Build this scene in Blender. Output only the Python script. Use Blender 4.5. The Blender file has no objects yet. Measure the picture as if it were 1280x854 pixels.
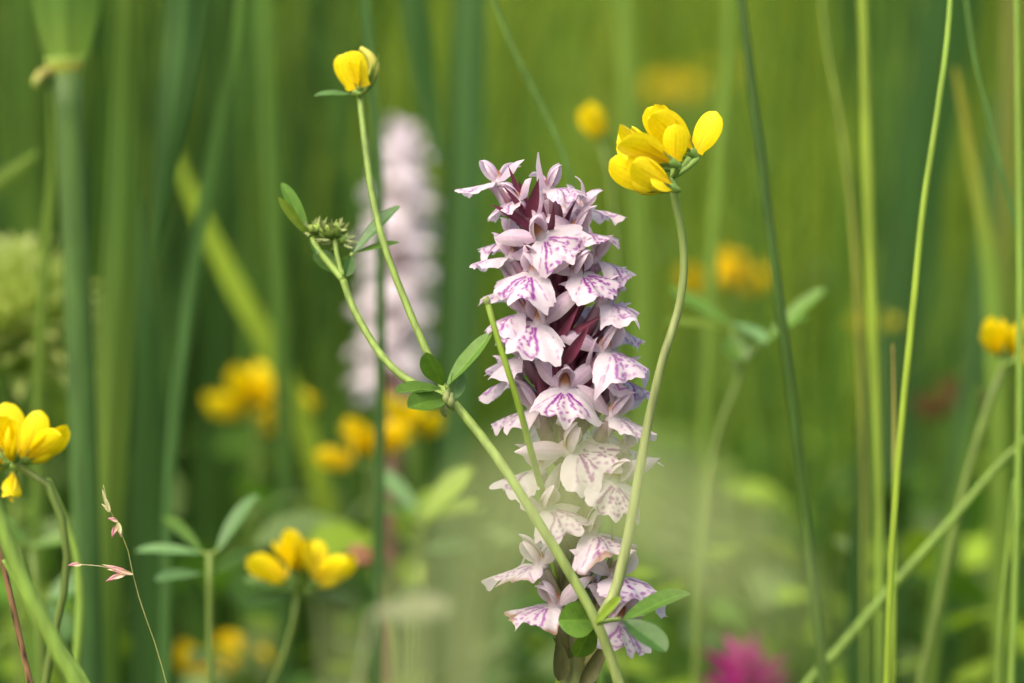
import bpy, math, random
import numpy as np

# ------------------------------------------------------------------ camera, sky, sun, exposure
sc = bpy.context.scene
COL = sc.collection
CAM_D, CAM_H = 0.5, 0.30            # metres from the orchid, metres above the ground
PX = 0.18 / 1280                    # metres per photograph pixel at the orchid
cam_data = bpy.data.cameras.new('camera')
cam = bpy.data.objects.new('camera', cam_data)
COL.objects.link(cam)
cam.location = (0, -CAM_D, CAM_H)
cam.rotation_euler = (math.pi / 2, 0, 0)
cam_data.lens = 100
cam_data.sensor_width = 36
cam_data.clip_start = 0.01
cam_data.clip_end = 500
cam_data.dof.use_dof = True
cam_data.dof.focus_distance = CAM_D - 0.006
cam_data.dof.aperture_fstop = 8.5
sc.camera = cam

SUN_DIR = np.array((-0.40, -0.55, 0.80)); SUN_DIR /= np.linalg.norm(SUN_DIR)
world = bpy.data.worlds.new('World')
sc.world = world
world.use_nodes = True
wn, wl = world.node_tree.nodes, world.node_tree.links
wn.clear()
sky = wn.new('ShaderNodeTexSky')
sky.sky_type = 'NISHITA'
sky.sun_disc = False
sky.sun_elevation = math.asin(SUN_DIR[2])
sky.sun_rotation = math.atan2(SUN_DIR[0], SUN_DIR[1])
sky.air_density = 1.0
sky.dust_density = 6.0
sky.ozone_density = 0.6
bg = wn.new('ShaderNodeBackground')
bg.inputs['Strength'].default_value = 0.15
wout = wn.new('ShaderNodeOutputWorld')
wl.new(sky.outputs[0], bg.inputs[0])
wl.new(bg.outputs[0], wout.inputs[0])

from mathutils import Vector
sun_data = bpy.data.lights.new('sun', 'SUN')
sun_data.energy = 0.9
sun_data.angle = math.radians(60)
sun_data.color = (1.0, 0.94, 0.84)
sun = bpy.data.objects.new('sun', sun_data)
COL.objects.link(sun)
sun.location = (-1, -1, 3)
sun.rotation_euler = Vector(-SUN_DIR).to_track_quat('-Z', 'Y').to_euler()

vs = sc.view_settings
vs.view_transform = 'Standard'
vs.look = 'None'
vs.gamma = 1.0
vs.use_curve_mapping = False
vs.exposure = 1.28
vs.use_white_balance = True
vs.white_balance_temperature = 6650
vs.white_balance_tint = 10
sc.cycles.use_denoising = True
sc.cycles.max_bounces = 8
sc.cycles.transmission_bounces = 8

# ------------------------------------------------------------------ helpers
rng = np.random.default_rng(7)
random.seed(7)
A = np.array


def rgb(h):
    """sRGB hex to linear."""
    c = A([int(h[i:i + 2], 16) for i in (0, 2, 4)]) / 255.0
    return np.where(c <= 0.04045, c / 12.92, ((c + 0.055) / 1.055) ** 2.4)


def P(px, py, y=0.0):
    """Point of the meadow seen at that place of the photograph, y metres behind the orchid."""
    k = (CAM_D + y) / CAM_D * PX
    return A(((px - 640) * k, y, CAM_H - (py - 427) * k))


def px_at(y):
    return (CAM_D + y) / CAM_D * PX


def unit(v):
    v = np.asarray(v, float)
    return v / (np.linalg.norm(v) + 1e-12)


def smooth(pts, n=40):
    """Chord-length cubic through the points without overshoot, n samples evenly along it."""
    p = np.asarray(pts, float)
    h = np.linalg.norm(np.diff(p, axis=0), axis=1) + 1e-9
    u = np.concatenate([[0], np.cumsum(h)])
    if len(p) == 2:
        m = np.vstack([p[1] - p[0]] * 2) / h[0]
    else:
        d = np.diff(p, axis=0) / h[:, None]
        m = np.zeros_like(p)
        m[1:-1] = (d[:-1] * h[1:, None] + d[1:] * h[:-1, None]) / (h[1:] + h[:-1])[:, None]
        m[0] = 1.5 * d[0] - 0.5 * m[1]
        m[-1] = 1.5 * d[-1] - 0.5 * m[-2]
    s = np.linspace(0, u[-1], n)
    i = np.clip(np.searchsorted(u, s, side='right') - 1, 0, len(h) - 1)
    t = ((s - u[i]) / h[i])[:, None]; H = h[i][:, None]
    return (2 * t ** 3 - 3 * t ** 2 + 1) * p[i] + (t ** 3 - 2 * t ** 2 + t) * H * m[i] + (-2 * t ** 3 + 3 * t ** 2) * p[i + 1] + (t ** 3 - t ** 2) * H * m[i + 1]


def frames(path, hint=None):
    T = np.gradient(path, axis=0)
    T /= np.linalg.norm(T, axis=1)[:, None] + 1e-12
    if hint is None:
        hint = (0.31, -0.9, 0.2)
    N = np.zeros_like(T)
    n = np.asarray(hint, float)
    for i in range(len(T)):
        n = n - T[i] * np.dot(n, T[i])
        n = unit(n)
        N[i] = n
    return T, N, np.cross(T, N)


def grid_faces(nu, nv, wrap=False):
    f = []
    for i in range(nu - 1):
        for j in range(nv if wrap else nv - 1):
            k = (j + 1) % nv
            f.append((i * nv + j, i * nv + k, (i + 1) * nv + k, (i + 1) * nv + j))
    return f


def tube(path, radii, n=10, col=None, flat=1.0, hint=None):
    """Closed tapered tube. Returns (verts, faces, colours)."""
    path = np.asarray(path, float)
    m = len(path)
    r = np.interp(np.linspace(0, 1, m), np.linspace(0, 1, len(radii)), radii)
    T, N, B = frames(path, hint)
    a = np.linspace(0, 2 * math.pi, n, endpoint=False)
    v = path[:, None, :] + r[:, None, None] * (np.cos(a)[None, :, None] * N[:, None, :] * flat + np.sin(a)[None, :, None] * B[:, None, :])
    v = v.reshape(-1, 3)
    f = grid_faces(m, n, True)
    f.append(tuple(range(n))[::-1]); f.append(tuple((m - 1) * n + k for k in range(n)))
    if col is None:
        c = np.ones((len(v), 3))
    else:
        col = np.atleast_2d(col)
        cc = A([np.interp(np.linspace(0, 1, m), np.linspace(0, 1, len(col)), col[:, k]) for k in range(3)]).T
        c = np.repeat(cc, n, axis=0)
    return v, f, c


def ribbon(path, widths, fold=0.25, nv=7, col=None, hint=(0, -1, 0), stripe=0.0, twist=0.0):
    """Grass or reed blade: a keeled strip that tapers. widths are full widths along the path."""
    path = np.asarray(path, float)
    m = len(path)
    w = np.interp(np.linspace(0, 1, m), np.linspace(0, 1, len(widths)), widths)
    T, N, B = frames(path, hint)
    if twist:
        a = np.linspace(0, twist, m)[:, None]
        N, B = N * np.cos(a) + B * np.sin(a), B * np.cos(a) - N * np.sin(a)
    u = np.linspace(-1, 1, nv)
    v = path[:, None, :] + B[:, None, :] * (u[None, :, None] * w[:, None, None] / 2) - N[:, None, :] * (np.abs(u)[None, :, None] ** 1.4 * fold * w[:, None, None] / 2)
    v = v.reshape(-1, 3)
    col = np.atleast_2d(col)
    cc = A([np.interp(np.linspace(0, 1, m), np.linspace(0, 1, len(col)), col[:, k]) for k in range(3)]).T
    c = np.repeat(cc, nv, axis=0).reshape(m, nv, 3)
    if stripe:
        s = 1 + stripe * (rng.random(nv) - 0.5)
        s[nv // 2] *= 1.15
        c = c * s[None, :, None]
    return v, grid_faces(m, nv), c.reshape(-1, 3)


def prof(t, p, q, base=0.0):
    s = t ** p * (1 - t) ** q
    tm = p / (p + q)
    s = s / (tm ** p * (1 - tm) ** q)
    return np.maximum(s, base * (1 - t) ** 0.5)


def petal(L, W, p=0.8, q=0.9, base=0.15, bend=0.0, bend2=0.0, cup=0.0, fold=0.0, ruffle=0.0, nu=14, nv=9, colf=None, side=0.0):
    """A petal or leaflet in its own frame: along +y, across x, its face to +z. Returns verts, faces, colours."""
    t = np.linspace(0, 1, nu)
    u = np.linspace(-1, 1, nv)
    tt = 0.002 + 0.996 * t
    w = W / 2 * prof(tt, p, q, base)
    w[-1] = max(w[-1], W * 0.02)
    ang = bend * t + bend2 * t * t
    dy = np.cos(ang); dz = np.sin(ang)
    cy = np.concatenate([[0], np.cumsum((dy[1:] + dy[:-1]) / 2)]) * L / (nu - 1)
    cz = np.concatenate([[0], np.cumsum((dz[1:] + dz[:-1]) / 2)]) * L / (nu - 1)
    X = u[None, :] * w[:, None] + side * (t ** 2)[:, None] * L
    h = cup * (u[None, :] ** 2) * w[:, None] + fold * np.abs(u[None, :]) * w[:, None]
    if ruffle:
        ph = rng.random(2) * 6.28
        h = h + ruffle * W * (np.abs(u[None, :]) ** 2) * (np.sin(9 * t[:, None] + ph[0] + u[None, :]) * 0.6 + np.sin(17 * t[:, None] + ph[1]) * 0.3)
    Y = cy[:, None] - np.sin(ang)[:, None] * h
    Z = cz[:, None] + np.cos(ang)[:, None] * h
    v = np.stack([X, Y + 0 * X, Z + 0 * X], -1).reshape(-1, 3)
    T, U = np.meshgrid(t, u, indexing='ij')
    c = colf(T, U).reshape(-1, 3)
    return v, grid_faces(nu, nv), c


def place(mesh, base, direction, normal, flip=False):
    """Carry a petal's own frame to base, along direction, its face turned to normal."""
    v, f, c = mesh
    d = unit(direction)
    n = np.asarray(normal, float); n = unit(n - d * np.dot(n, d))
    x = np.cross(d, n)
    return np.asarray(base) + v[:, :1] * x + v[:, 1:2] * d + v[:, 2:3] * n, f, c


def xform(mesh, M, origin):
    v, f, c = mesh
    return v @ M.T + origin, f, c


def merge(ms):
    vs_, fs_, cs_ = [], [], []
    k = 0
    for v, f, c in ms:
        vs_.append(v); cs_.append(c)
        fs_ += [tuple(i + k for i in q) for q in f]
        k += len(v)
    return np.vstack(vs_), fs_, np.vstack(cs_)


ORIGIN = {}


def obj(name, mesh, mat, parent=None, origin=None):
    """One mesh object; vertices are given in world metres."""
    v, f, c = mesh
    o = A(origin if origin is not None else (ORIGIN[parent.name] if parent else (0, 0, 0)), float)
    me = bpy.data.meshes.new(name)
    me.from_pydata((v - o).tolist(), [], f)
    me.polygons.foreach_set('use_smooth', np.ones(len(me.polygons), bool))
    ca = me.color_attributes.new('Col', 'FLOAT_COLOR', 'POINT')
    ca.data.foreach_set('color', np.hstack([np.clip(c, 0, 1), np.ones((len(c), 1))]).astype(np.float32).ravel())
    me.materials.append(mat)
    ob = bpy.data.objects.new(name, me)
    COL.objects.link(ob)
    if parent:
        ob.parent = parent
        ob.location = o - ORIGIN[parent.name]
    else:
        ob.location = o
    ORIGIN[ob.name] = o
    return ob


def tag(o, label, cat, group=None, kind=None):
    o['label'] = label
    o['category'] = cat
    if group:
        o['group'] = group
    if kind:
        o['kind'] = kind
    return o


def thing(name, label, cat, loc, group=None):
    o = bpy.data.objects.new(name, None)
    o.empty_display_size = 0.01
    COL.objects.link(o)
    o.location = loc
    ORIGIN[o.name] = A(loc, float)
    return tag(o, label, cat, group)


# ------------------------------------------------------------------ materials
def tissue(name, trans, rough, spec, var=0.12, scale=900.0, bump=0.0, tint=(1, 1, 1), stretch=(1, 1, 1), sss=0.0):
    """Plant tissue: pigment from the mesh, mottled by noise, partly translucent."""
    m = bpy.data.materials.new(name)
    m.use_nodes = True
    n, l = m.node_tree.nodes, m.node_tree.links
    n.clear()
    out = n.new('ShaderNodeOutputMaterial')
    at = n.new('ShaderNodeAttribute'); at.attribute_name = 'Col'
    tc = n.new('ShaderNodeTexCoord')
    mp = n.new('ShaderNodeMapping'); mp.inputs['Scale'].default_value = stretch
    nz = n.new('ShaderNodeTexNoise'); nz.inputs['Scale'].default_value = scale; nz.inputs['Detail'].default_value = 3
    l.new(tc.outputs['Object'], mp.inputs[0]); l.new(mp.outputs[0], nz.inputs['Vector'])
    mr = n.new('ShaderNodeMapRange')
    mr.inputs['From Min'].default_value = 0.3; mr.inputs['From Max'].default_value = 0.7
    mr.inputs['To Min'].default_value = 1 - var; mr.inputs['To Max'].default_value = 1 + var
    l.new(nz.outputs['Fac'], mr.inputs['Value'])
    mul = n.new('ShaderNodeVectorMath'); mul.operation = 'SCALE'
    l.new(at.outputs['Color'], mul.inputs[0]); l.new(mr.outputs[0], mul.inputs['Scale'])
    pb = n.new('ShaderNodeBsdfPrincipled')
    pb.inputs['Roughness'].default_value = rough
    pb.inputs['Specular IOR Level'].default_value = spec
    l.new(mul.outputs[0], pb.inputs['Base Color'])
    if sss:
        pb.inputs['Subsurface Weight'].default_value = sss
        pb.inputs['Subsurface Radius'].default_value = (1.0, 0.8, 0.4)
        pb.inputs['Subsurface Scale'].default_value = 0.001
    if bump:
        bp = n.new('ShaderNodeBump'); bp.inputs['Strength'].default_value = bump; bp.inputs['Distance'].default_value = 0.0002
        l.new(nz.outputs['Fac'], bp.inputs['Height']); l.new(bp.outputs[0], pb.inputs['Normal'])
    if trans:
        tr = n.new('ShaderNodeBsdfTranslucent')
        tm = n.new('ShaderNodeVectorMath'); tm.operation = 'MULTIPLY'; tm.inputs[1].default_value = tint
        l.new(mul.outputs[0], tm.inputs[0]); l.new(tm.outputs[0], tr.inputs['Color'])
        mx = n.new('ShaderNodeMixShader'); mx.inputs[0].default_value = trans
        l.new(pb.outputs[0], mx.inputs[1]); l.new(tr.outputs[0], mx.inputs[2])
        l.new(mx.outputs[0], out.inputs[0])
    else:
        l.new(pb.outputs[0], out.inputs[0])
    return m


M_PINK = tissue('orchid_petal_tissue', 0.48, 0.38, 0.4, 0.06, 1500, 0.45)
M_YELLOW = tissue('yellow_petal_tissue', 0.33, 0.5, 0.3, 0.06, 1200, 0.15, tint=(1, 0.95, 0.5))
M_LEAF = tissue('leaflet_tissue', 0.36, 0.45, 0.35, 0.14, 700, 0.2, tint=(1.0, 1.05, 0.5))
M_STEM = tissue('stem_tissue', 0.0, 0.5, 0.25, 0.26, 700, 0.5, stretch=(1, 1, 0.09), sss=0.2)
M_DARK = tissue('maroon_tissue', 0.12, 0.4, 0.4, 0.22, 900, 0.2, stretch=(1, 1, 0.3))
M_BLADE = tissue('blade_tissue', 0.40, 0.6, 0.12, 0.22, 260, 0.0, tint=(1.05, 1.1, 0.5), stretch=(1, 1, 0.06))
M_GRASS = tissue('meadow_grass_tissue', 0.40, 0.65, 0.10, 0.14, 120, 0.0, tint=(1.05, 1.1, 0.5))

gm = bpy.data.materials.new('ground_soil')
gm.use_nodes = True
gn, gl = gm.node_tree.nodes, gm.node_tree.links
gp = gn['Principled BSDF']; gp.inputs['Roughness'].default_value = 0.9
gz = gn.new('ShaderNodeTexNoise'); gz.inputs['Scale'].default_value = 9; gz.inputs['Detail'].default_value = 8
gt = gn.new('ShaderNodeTexCoord'); gl.new(gt.outputs['Object'], gz.inputs['Vector'])
gr = gn.new('ShaderNodeValToRGB')
gr.color_ramp.elements[0].position = 0.35; gr.color_ramp.elements[0].color = (0.035, 0.06, 0.012, 1)
gr.color_ramp.elements[1].position = 0.7; gr.color_ramp.elements[1].color = (0.10, 0.15, 0.022, 1)
gl.new(gz.outputs['Fac'], gr.inputs[0]); gl.new(gr.outputs[0], gp.inputs['Base Color'])

# pigments (linear albedo)
LEAF_MID = A((0.085, 0.175, 0.022))
LEAF_DARK = A((0.040, 0.095, 0.018))
LEAF_BLUE = A((0.062, 0.122, 0.040))
LEAF_LIME = A((0.20, 0.30, 0.030))
STEM_GREEN = A((0.150, 0.225, 0.042))
STEM_PALE = A((0.225, 0.27, 0.095))
YEL = A((0.80, 0.655, 0.006))
YEL_DEEP = A((0.78, 0.55, 0.004))
MAROON = A((0.10, 0.018, 0.040))
MAROON_G = A((0.11, 0.085, 0.035))


# ------------------------------------------------------------------ ground
def ground_z(x, y):
    """Flat where the plants stand, rising as a gentle bank behind."""
    t = np.clip((np.asarray(y, float) - 0.75) / 5.0, 0, 1)
    return 2.3 * t ** 1.15 * (1.6 - 0.6 * t)


gx = np.unique(np.concatenate([np.linspace(-120, 120, 25), np.linspace(-6, 6, 41)]))
gy = np.unique(np.concatenate([np.linspace(-120, 200, 33), np.linspace(-1, 13, 57)]))
GX, GY = np.meshgrid(gx, gy, indexing='ij')
GZ = ground_z(GX, GY) + 0.01 * np.sin(GX * 5) * np.sin(GY * 4.3) - 0.012
gv = np.stack([GX, GY, GZ], -1).reshape(-1, 3)
ground = obj('ground', (gv, grid_faces(len(gx), len(gy)), np.ones((len(gv), 3))), gm)
ground['kind'] = 'structure'
ground['label'] = 'meadow ground rising as a green bank behind the flowers'


# ------------------------------------------------------------------ the meadow behind: uncountable grass
def low_noise(x, y, f, seed):
    r = np.random.default_rng(seed)
    s = 0
    for _ in range(7):
        a = r.random() * 6.28; k = f * (0.5 + r.random())
        s = s + np.sin((x * math.cos(a) + y * math.sin(a)) * k + r.random() * 6.28)
    return s / 3.0


def blades(n, y0, y1, hmin, hmax, wmin, wmax, palette, seed, spread=0.27, power=1.0, lean=0.16, gap=None, cols=None):
    r = np.random.default_rng(seed)
    y = y0 + (y1 - y0) * r.random(n) ** power
    x = (r.random(n) * 2 - 1) * (spread * (y + CAM_D) + 0.05)
    if cols is not None:                                  # standing in bunches: (centre px, spread px)
        pick = r.integers(0, len(cols), n)
        cpx = A([q[0] for q in cols])[pick] + r.normal(size=n) * A([q[1] for q in cols])[pick]
        x = (cpx - 640) * PX * (CAM_D + y) / CAM_D
    if gap is not None:
        keep = low_noise(x, y, gap[0], seed + 5) > gap[1]
        x, y = x[keep], y[keep]; n = len(x)
    z = ground_z(x, y) - 0.01
    h = hmin + (hmax - hmin) * r.random(n) ** 1.3
    w = wmin + (wmax - wmin) * r.random(n)
    a = r.random(n) * 6.28
    ln = lean * r.normal(size=n) * h
    lx, ly = np.cos(a) * ln, np.sin(a) * ln
    droop = r.random(n) ** 2 * 0.25 * h
    K = 6
    t = np.linspace(0, 1, K)
    cx = x[:, None] + lx[:, None] * t ** 2
    cy = y[:, None] + ly[:, None] * t ** 2
    cz = z[:, None] + h[:, None] * t - droop[:, None] * t ** 4
    ww = w[:, None] * A([0.8, 1, 0.95, 0.75, 0.45, 0.06])[None, :] / 2
    b = r.random(n) * 3.1416
    bx, by = np.cos(b)[:, None], np.sin(b)[:, None]
    L = np.stack([cx - bx * ww, cy - by * ww, cz], -1)
    R = np.stack([cx + bx * ww, cy + by * ww, cz], -1)
    v = np.stack([L, R], 2).reshape(-1, 3)
    base = (np.arange(n) * K * 2)[:, None]
    q = np.arange(K - 1)[None, :] * 2
    f = np.stack([base + q, base + q + 1, base + q + 3, base + q + 2], -1).reshape(-1, 4)
    pal = np.asarray(palette)
    mixn = np.clip(0.5 + 0.48 * low_noise(x, y, 4.5, seed + 1) + 0.20 * r.normal(size=n), 0, 0.999)
    i = mixn * (len(pal) - 1)
    lo = i.astype(int); fr = (i - lo)[:, None]
    c = pal[lo] * (1 - fr) + pal[np.minimum(lo + 1, len(pal) - 1)] * fr
    c = c * (0.8 + 0.4 * r.random(n))[:, None]
    c = np.repeat(c, K * 2, axis=0)
    return v, f, c


def big_obj(name, mesh, mat):
    v, f, c = mesh
    me = bpy.data.meshes.new(name)
    me.vertices.add(len(v)); me.vertices.foreach_set('co', v.astype(np.float32).ravel())
    me.loops.add(f.size); me.loops.foreach_set('vertex_index', f.astype(np.int32).ravel())
    me.polygons.add(len(f)); me.polygons.foreach_set('loop_start', np.arange(0, f.size, 4, dtype=np.int32))
    me.polygons.foreach_set('use_smooth', np.ones(len(f), bool))
    me.update(calc_edges=True)
    ca = me.color_attributes.new('Col', 'FLOAT_COLOR', 'POINT')
    ca.data.foreach_set('color', np.hstack([np.clip(c, 0, 1), np.ones((len(c), 1))]).astype(np.float32).ravel())
    me.materials.append(mat)
    ob = bpy.data.objects.new(name, me)
    COL.objects.link(ob)
    return ob


PAL_FAR = [(0.032, 0.075, 0.014), (0.090, 0.175, 0.022), (0.165, 0.265, 0.026), (0.26, 0.35, 0.034)]
PAL_MID = [(0.035, 0.080, 0.018), (0.08, 0.15, 0.022), (0.15, 0.23, 0.024), (0.23, 0.30, 0.028)]
g1 = big_obj('meadow_grass', blades(30000, 0.9, 6.5, 0.08, 0.30, 0.004, 0.011, PAL_FAR, 11, spread=0.30, power=1.5, lean=0.45), M_GRASS)
tag(g1, 'far dissolved green meadow grass covering the bank behind everything', 'grass', kind='stuff')
g2 = big_obj('tall_grass', blades(1700, 0.5, 1.6, 0.20, 0.60, 0.003, 0.008, PAL_MID, 23, spread=0.30, lean=0.22, gap=(7, -0.1)), M_GRASS)
tag(g2, 'blurred upright grass between the flowers and the far bank', 'grass', kind='stuff')
g3 = big_obj('low_grass', blades(5000, -0.05, 1.3, 0.07, 0.20, 0.002, 0.006, PAL_MID, 31, spread=0.36, lean=0.4), M_GRASS)
tag(g3, 'short green grass at the foot of the flower stems', 'grass', kind='stuff')


g4 = big_obj('standing_grass', blades(900, 0.34, 0.95, 0.26, 0.62, 0.0012, 0.0045, [(0.04, 0.10, 0.024), (0.07, 0.16, 0.026), (0.12, 0.22, 0.026), (0.19, 0.28, 0.03)], 47, spread=0.32, lean=0.18), M_GRASS)
tag(g4, 'soft upright grass blades close behind the flowers', 'grass', kind='stuff')


g7 = big_obj('reed_bed', blades(150, 0.38, 0.95, 0.40, 0.85, 0.004, 0.012, [(0.020, 0.055, 0.012), (0.030, 0.075, 0.016), (0.045, 0.10, 0.018), (0.075, 0.14, 0.02)], 61, lean=0.10,
                                cols=[(10, 40), (45, 50), (120, 60), (200, 70), (300, 60), (1140, 40)]), M_GRASS)
tag(g7, 'dark green reeds standing in bunches far behind the flowers', 'reeds', kind='stuff')


def leaf_litter(n, y0, y1, z0, z1, seed, palette, L0=0.006, L1=0.016):
    """Low leafy growth: pointed leaflets at all angles."""
    r = np.random.default_rng(seed)
    y = y0 + (y1 - y0) * r.random(n) ** 1.2
    x = (r.random(n) * 2 - 1) * (0.30 * (y + CAM_D) + 0.05)
    keep = low_noise(x, y, 9, seed + 3) > -0.25
    x, y = x[keep], y[keep]; n = len(x)
    z = ground_z(x, y) + z0 + (z1 - z0) * r.random(n) ** 1.4
    L = (L0 + (L1 - L0) * r.random(n))[:, None]
    d = r.normal(size=(n, 3)) * A((1, 1, 0.45)); d /= np.linalg.norm(d, axis=1)[:, None]
    b = np.cross(d, A((0, 0, 1.0)) + r.normal(size=(n, 3)) * 0.4); b /= np.linalg.norm(b, axis=1)[:, None]
    c = np.stack([x, y, z], -1)
    up = np.cross(b, d)
    rows = [(0.0, 0.06), (0.35, 0.32), (0.7, 0.30), (1.0, 0.02)]
    v = np.stack([np.stack([c + d * L * t + sg * b * L * w + up * L * 0.12 * math.sin(3.14 * t) for sg in (-1, 1)], 1) for t, w in rows], 1).reshape(-1, 3)
    base = (np.arange(n) * 8)[:, None]; q = np.arange(3)[None, :] * 2
    f = np.stack([base + q, base + q + 1, base + q + 3, base + q + 2], -1).reshape(-1, 4)
    pal = np.asarray(palette)
    cc = pal[r.integers(0, len(pal), n)] * (0.75 + 0.5 * r.random(n))[:, None]
    return v, f, np.repeat(cc, 8, axis=0)


g5 = big_obj('undergrowth', leaf_litter(15000, 0.24, 1.7, 0.04, 0.27, 53, [(0.05, 0.12, 0.022), (0.09, 0.20, 0.024), (0.17, 0.29, 0.03), (0.14, 0.22, 0.07)], 0.007, 0.020), M_GRASS)
g6 = big_obj('undergrowth', leaf_litter(2400, 0.17, 0.55, 0.08, 0.255, 59, [(0.05, 0.12, 0.022), (0.09, 0.20, 0.024), (0.20, 0.31, 0.03), (0.16, 0.24, 0.08)], 0.010, 0.024), M_GRASS)
tag(g6, 'broader green leaves crowding the picture foot behind the orchid', 'plants', kind='stuff')
tag(g5, 'low leafy green growth under the blurred flowers', 'plants', kind='stuff')

# ------------------------------------------------------------------ orchid
LIP_DEG = A([0, 5, 10, 15, 22, 32, 44, 57, 70, 84, 98, 112], float)
LIP_R = A([7.9, 7.4, 6.5, 6.4, 6.9, 7.4, 7.6, 7.2, 6.2, 4.6, 2.8, 1.5], float)
LIP_WHITE = A((0.65, 0.605, 0.635)); LIP_PINK = A((0.60, 0.43, 0.58)); MARK = A((0.27, 0.045, 0.30))
SEP_PINK = A((0.65, 0.48, 0.62)); SEP_PALE = A((0.73, 0.64, 0.70))
OCHRE = A((0.25, 0.115, 0.03))


def seg_dist(px, py, a, b):
    ax, ay = a; bx, by = b
    dx, dy = bx - ax, by - ay
    t = np.clip(((px - ax) * dx + (py - ay) * dy) / (dx * dx + dy * dy + 1e-9), 0, 1)
    return np.hypot(px - ax - t * dx, py - ay - t * dy)


def lip(nr=34, nt=112, a0=62, a1=18, reflex=0.055, wither=0.0, seed=0, width=1.0, mark=1.0):
    """Broad three-lobed lip, throat at the origin, millimetres: x across, -y forward, -z down."""
    r = np.random.default_rng(seed)
    th = np.radians(np.linspace(-112, 112, nt))
    R = np.interp(np.abs(np.degrees(th)), LIP_DEG, LIP_R * (1 + 0.045 * r.normal(size=len(LIP_DEG))))
    R = np.convolve(np.pad(R, 1, 'edge'), [0.25, 0.5, 0.25], 'valid')
    asym = 1 + 0.12 * r.normal() * np.sin(th)
    cren = sum((0.34 / (1 + 0.09 * k)) * np.sin(k * th + r.random() * 6.28) for k in (6, 10, 15, 22, 31, 42))
    R = (R + cren * np.clip(R - 2, 0, 4) / 4) * asym
    rr = 0.06 + 0.94 * np.linspace(0, 1, nr) ** 0.85
    RR = rr[:, None] * R[None, :]
    TH = np.broadcast_to(th[None, :], RR.shape)
    x = RR * np.sin(TH) * width
    s = RR * np.cos(TH)
    # centre line: forward first, then falling
    sg = np.linspace(0, 11, 60)
    al = np.radians(a0 + (a1 - a0) * np.clip(sg / 8, 0, 1))
    fw = np.concatenate([[0], np.cumsum((np.sin(al[1:]) + np.sin(al[:-1])) / 2)]) * (11 / 59)
    dn = np.concatenate([[0], np.cumsum((np.cos(al[1:]) + np.cos(al[:-1])) / 2)]) * (11 / 59)
    F = np.where(s >= 0, np.interp(s, sg, fw), s * math.sin(al[0]))
    D = np.where(s >= 0, np.interp(s, sg, dn), s * math.cos(al[0]))
    e = (RR / 8.0)
    ruff = 0.80 * e ** 2.4 * (np.sin(5 * TH + r.random() * 6.28) + 0.6 * np.sin(11 * TH + r.random() * 6.28))
    curl = wither * 2.6 * np.clip(e - 0.62, 0, 1) ** 1.2 * (1 + 0.6 * np.sin(4 * TH + r.random() * 6))
    flap = (1.0 + r.random()) * np.clip(np.sign(r.normal()) * x - 2.2 - r.random(), 0, 4) ** 1.6 * (0.20 if r.random() < 0.5 else 0.06)
    n_out = flap + reflex * x ** 2 * (0.5 + 0.5 * np.clip(s / 5, 0, 1)) - ruff - curl
    an = np.radians(a0 + (a1 - a0) * np.clip(s / 8, 0, 1))
    # normal of the centre line faces forward-up: move against it to reflex
    X = x
    Y = -F + n_out * np.cos(an)
    Z = -D - n_out * np.sin(an) - 0.25 * reflex * x ** 2
    v = np.stack([X, Y, Z], -1).reshape(-1, 3)
    # pigment
    edge = np.clip(rr[:, None] + 0 * TH, 0, 1)
    c = LIP_WHITE[None, None] * np.ones(RR.shape + (1,))
    k = (0.15 + 0.35 * np.clip((edge - 0.55) / 0.45, 0, 1) ** 2 * r.random())[..., None]
    c = c * (1 - k) + LIP_PINK * k
    fx, fs = (RR * np.sin(TH)).ravel() / 1.28, (RR * np.cos(TH)).ravel()
    wob = 0.12 * np.sin(fs * 3.1 + fx * 2.0 + r.random() * 6) + 0.10 * np.sin(fs * 6.3 - fx * 4.1)
    ink = np.zeros(fx.shape); wash = np.zeros(fx.shape)

    def stroke(pts, wd, dash=None, dens=1.0):
        n = 40 if dash else 8
        p = smooth([(a, b, 0) for a, b in pts], n)[:, :2]
        ln = np.concatenate([[0], np.cumsum(np.linalg.norm(np.diff(p, axis=0), axis=1))])
        on, nxt = True, (dash[0] * (0.6 + 0.8 * r.random()) if dash else 99)
        wv = wd
        for i in range(n - 1):
            if ln[i] > nxt:
                on = not on
                nxt = ln[i] + (dash[0] if on else dash[1]) * (0.5 + r.random())
                wv = wd * (0.75 + 0.6 * r.random())
            if on:
                d = seg_dist(fx + wob * 0.5, fs, p[i], p[i + 1])
                np.maximum(ink, dens * np.clip((wv - d) / 0.19 + 0.5, 0, 1), out=ink)
                np.maximum(wash, dens * np.clip((wv + 0.30 - d) / 0.45, 0, 1), out=wash)

    j = lambda q=0.3: r.normal() * q
    for sgn in (-1, 1):
        b = 2.5 + j(0.25)
        stroke([(sgn * 0.5, 1.1), (sgn * 1.35, 2.6 + j(.2)), (sgn * b, 4.2 + j(.2)), (sgn * (b + 0.4), 5.2 + j(.2))], 0.19, (2.4, 0.4))
        if r.random() < 0.75:
            stroke([(sgn * (b + 0.3), 5.5 + j(.2)), (sgn * 2.0 + j(.2), 6.2 + j(.2)), (sgn * 1.4, 5.7 + j(.2))], 0.16, (0.7, 0.35), 0.9)
        stroke([(sgn * 0.25, 1.4), (sgn * 0.75, 2.8 + j(.2)), (sgn * 1.25 + j(.2), 4.4 + j(.2))], 0.15, (1.1, 0.4))
        if r.random() < 0.6:
            stroke([(sgn * 1.2, 1.4), (sgn * 2.6, 2.5 + j(.2)), (sgn * 4.1, 3.5 + j(.3))], 0.12, (0.9, 0.6), 0.7)
    pts_ = []
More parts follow.
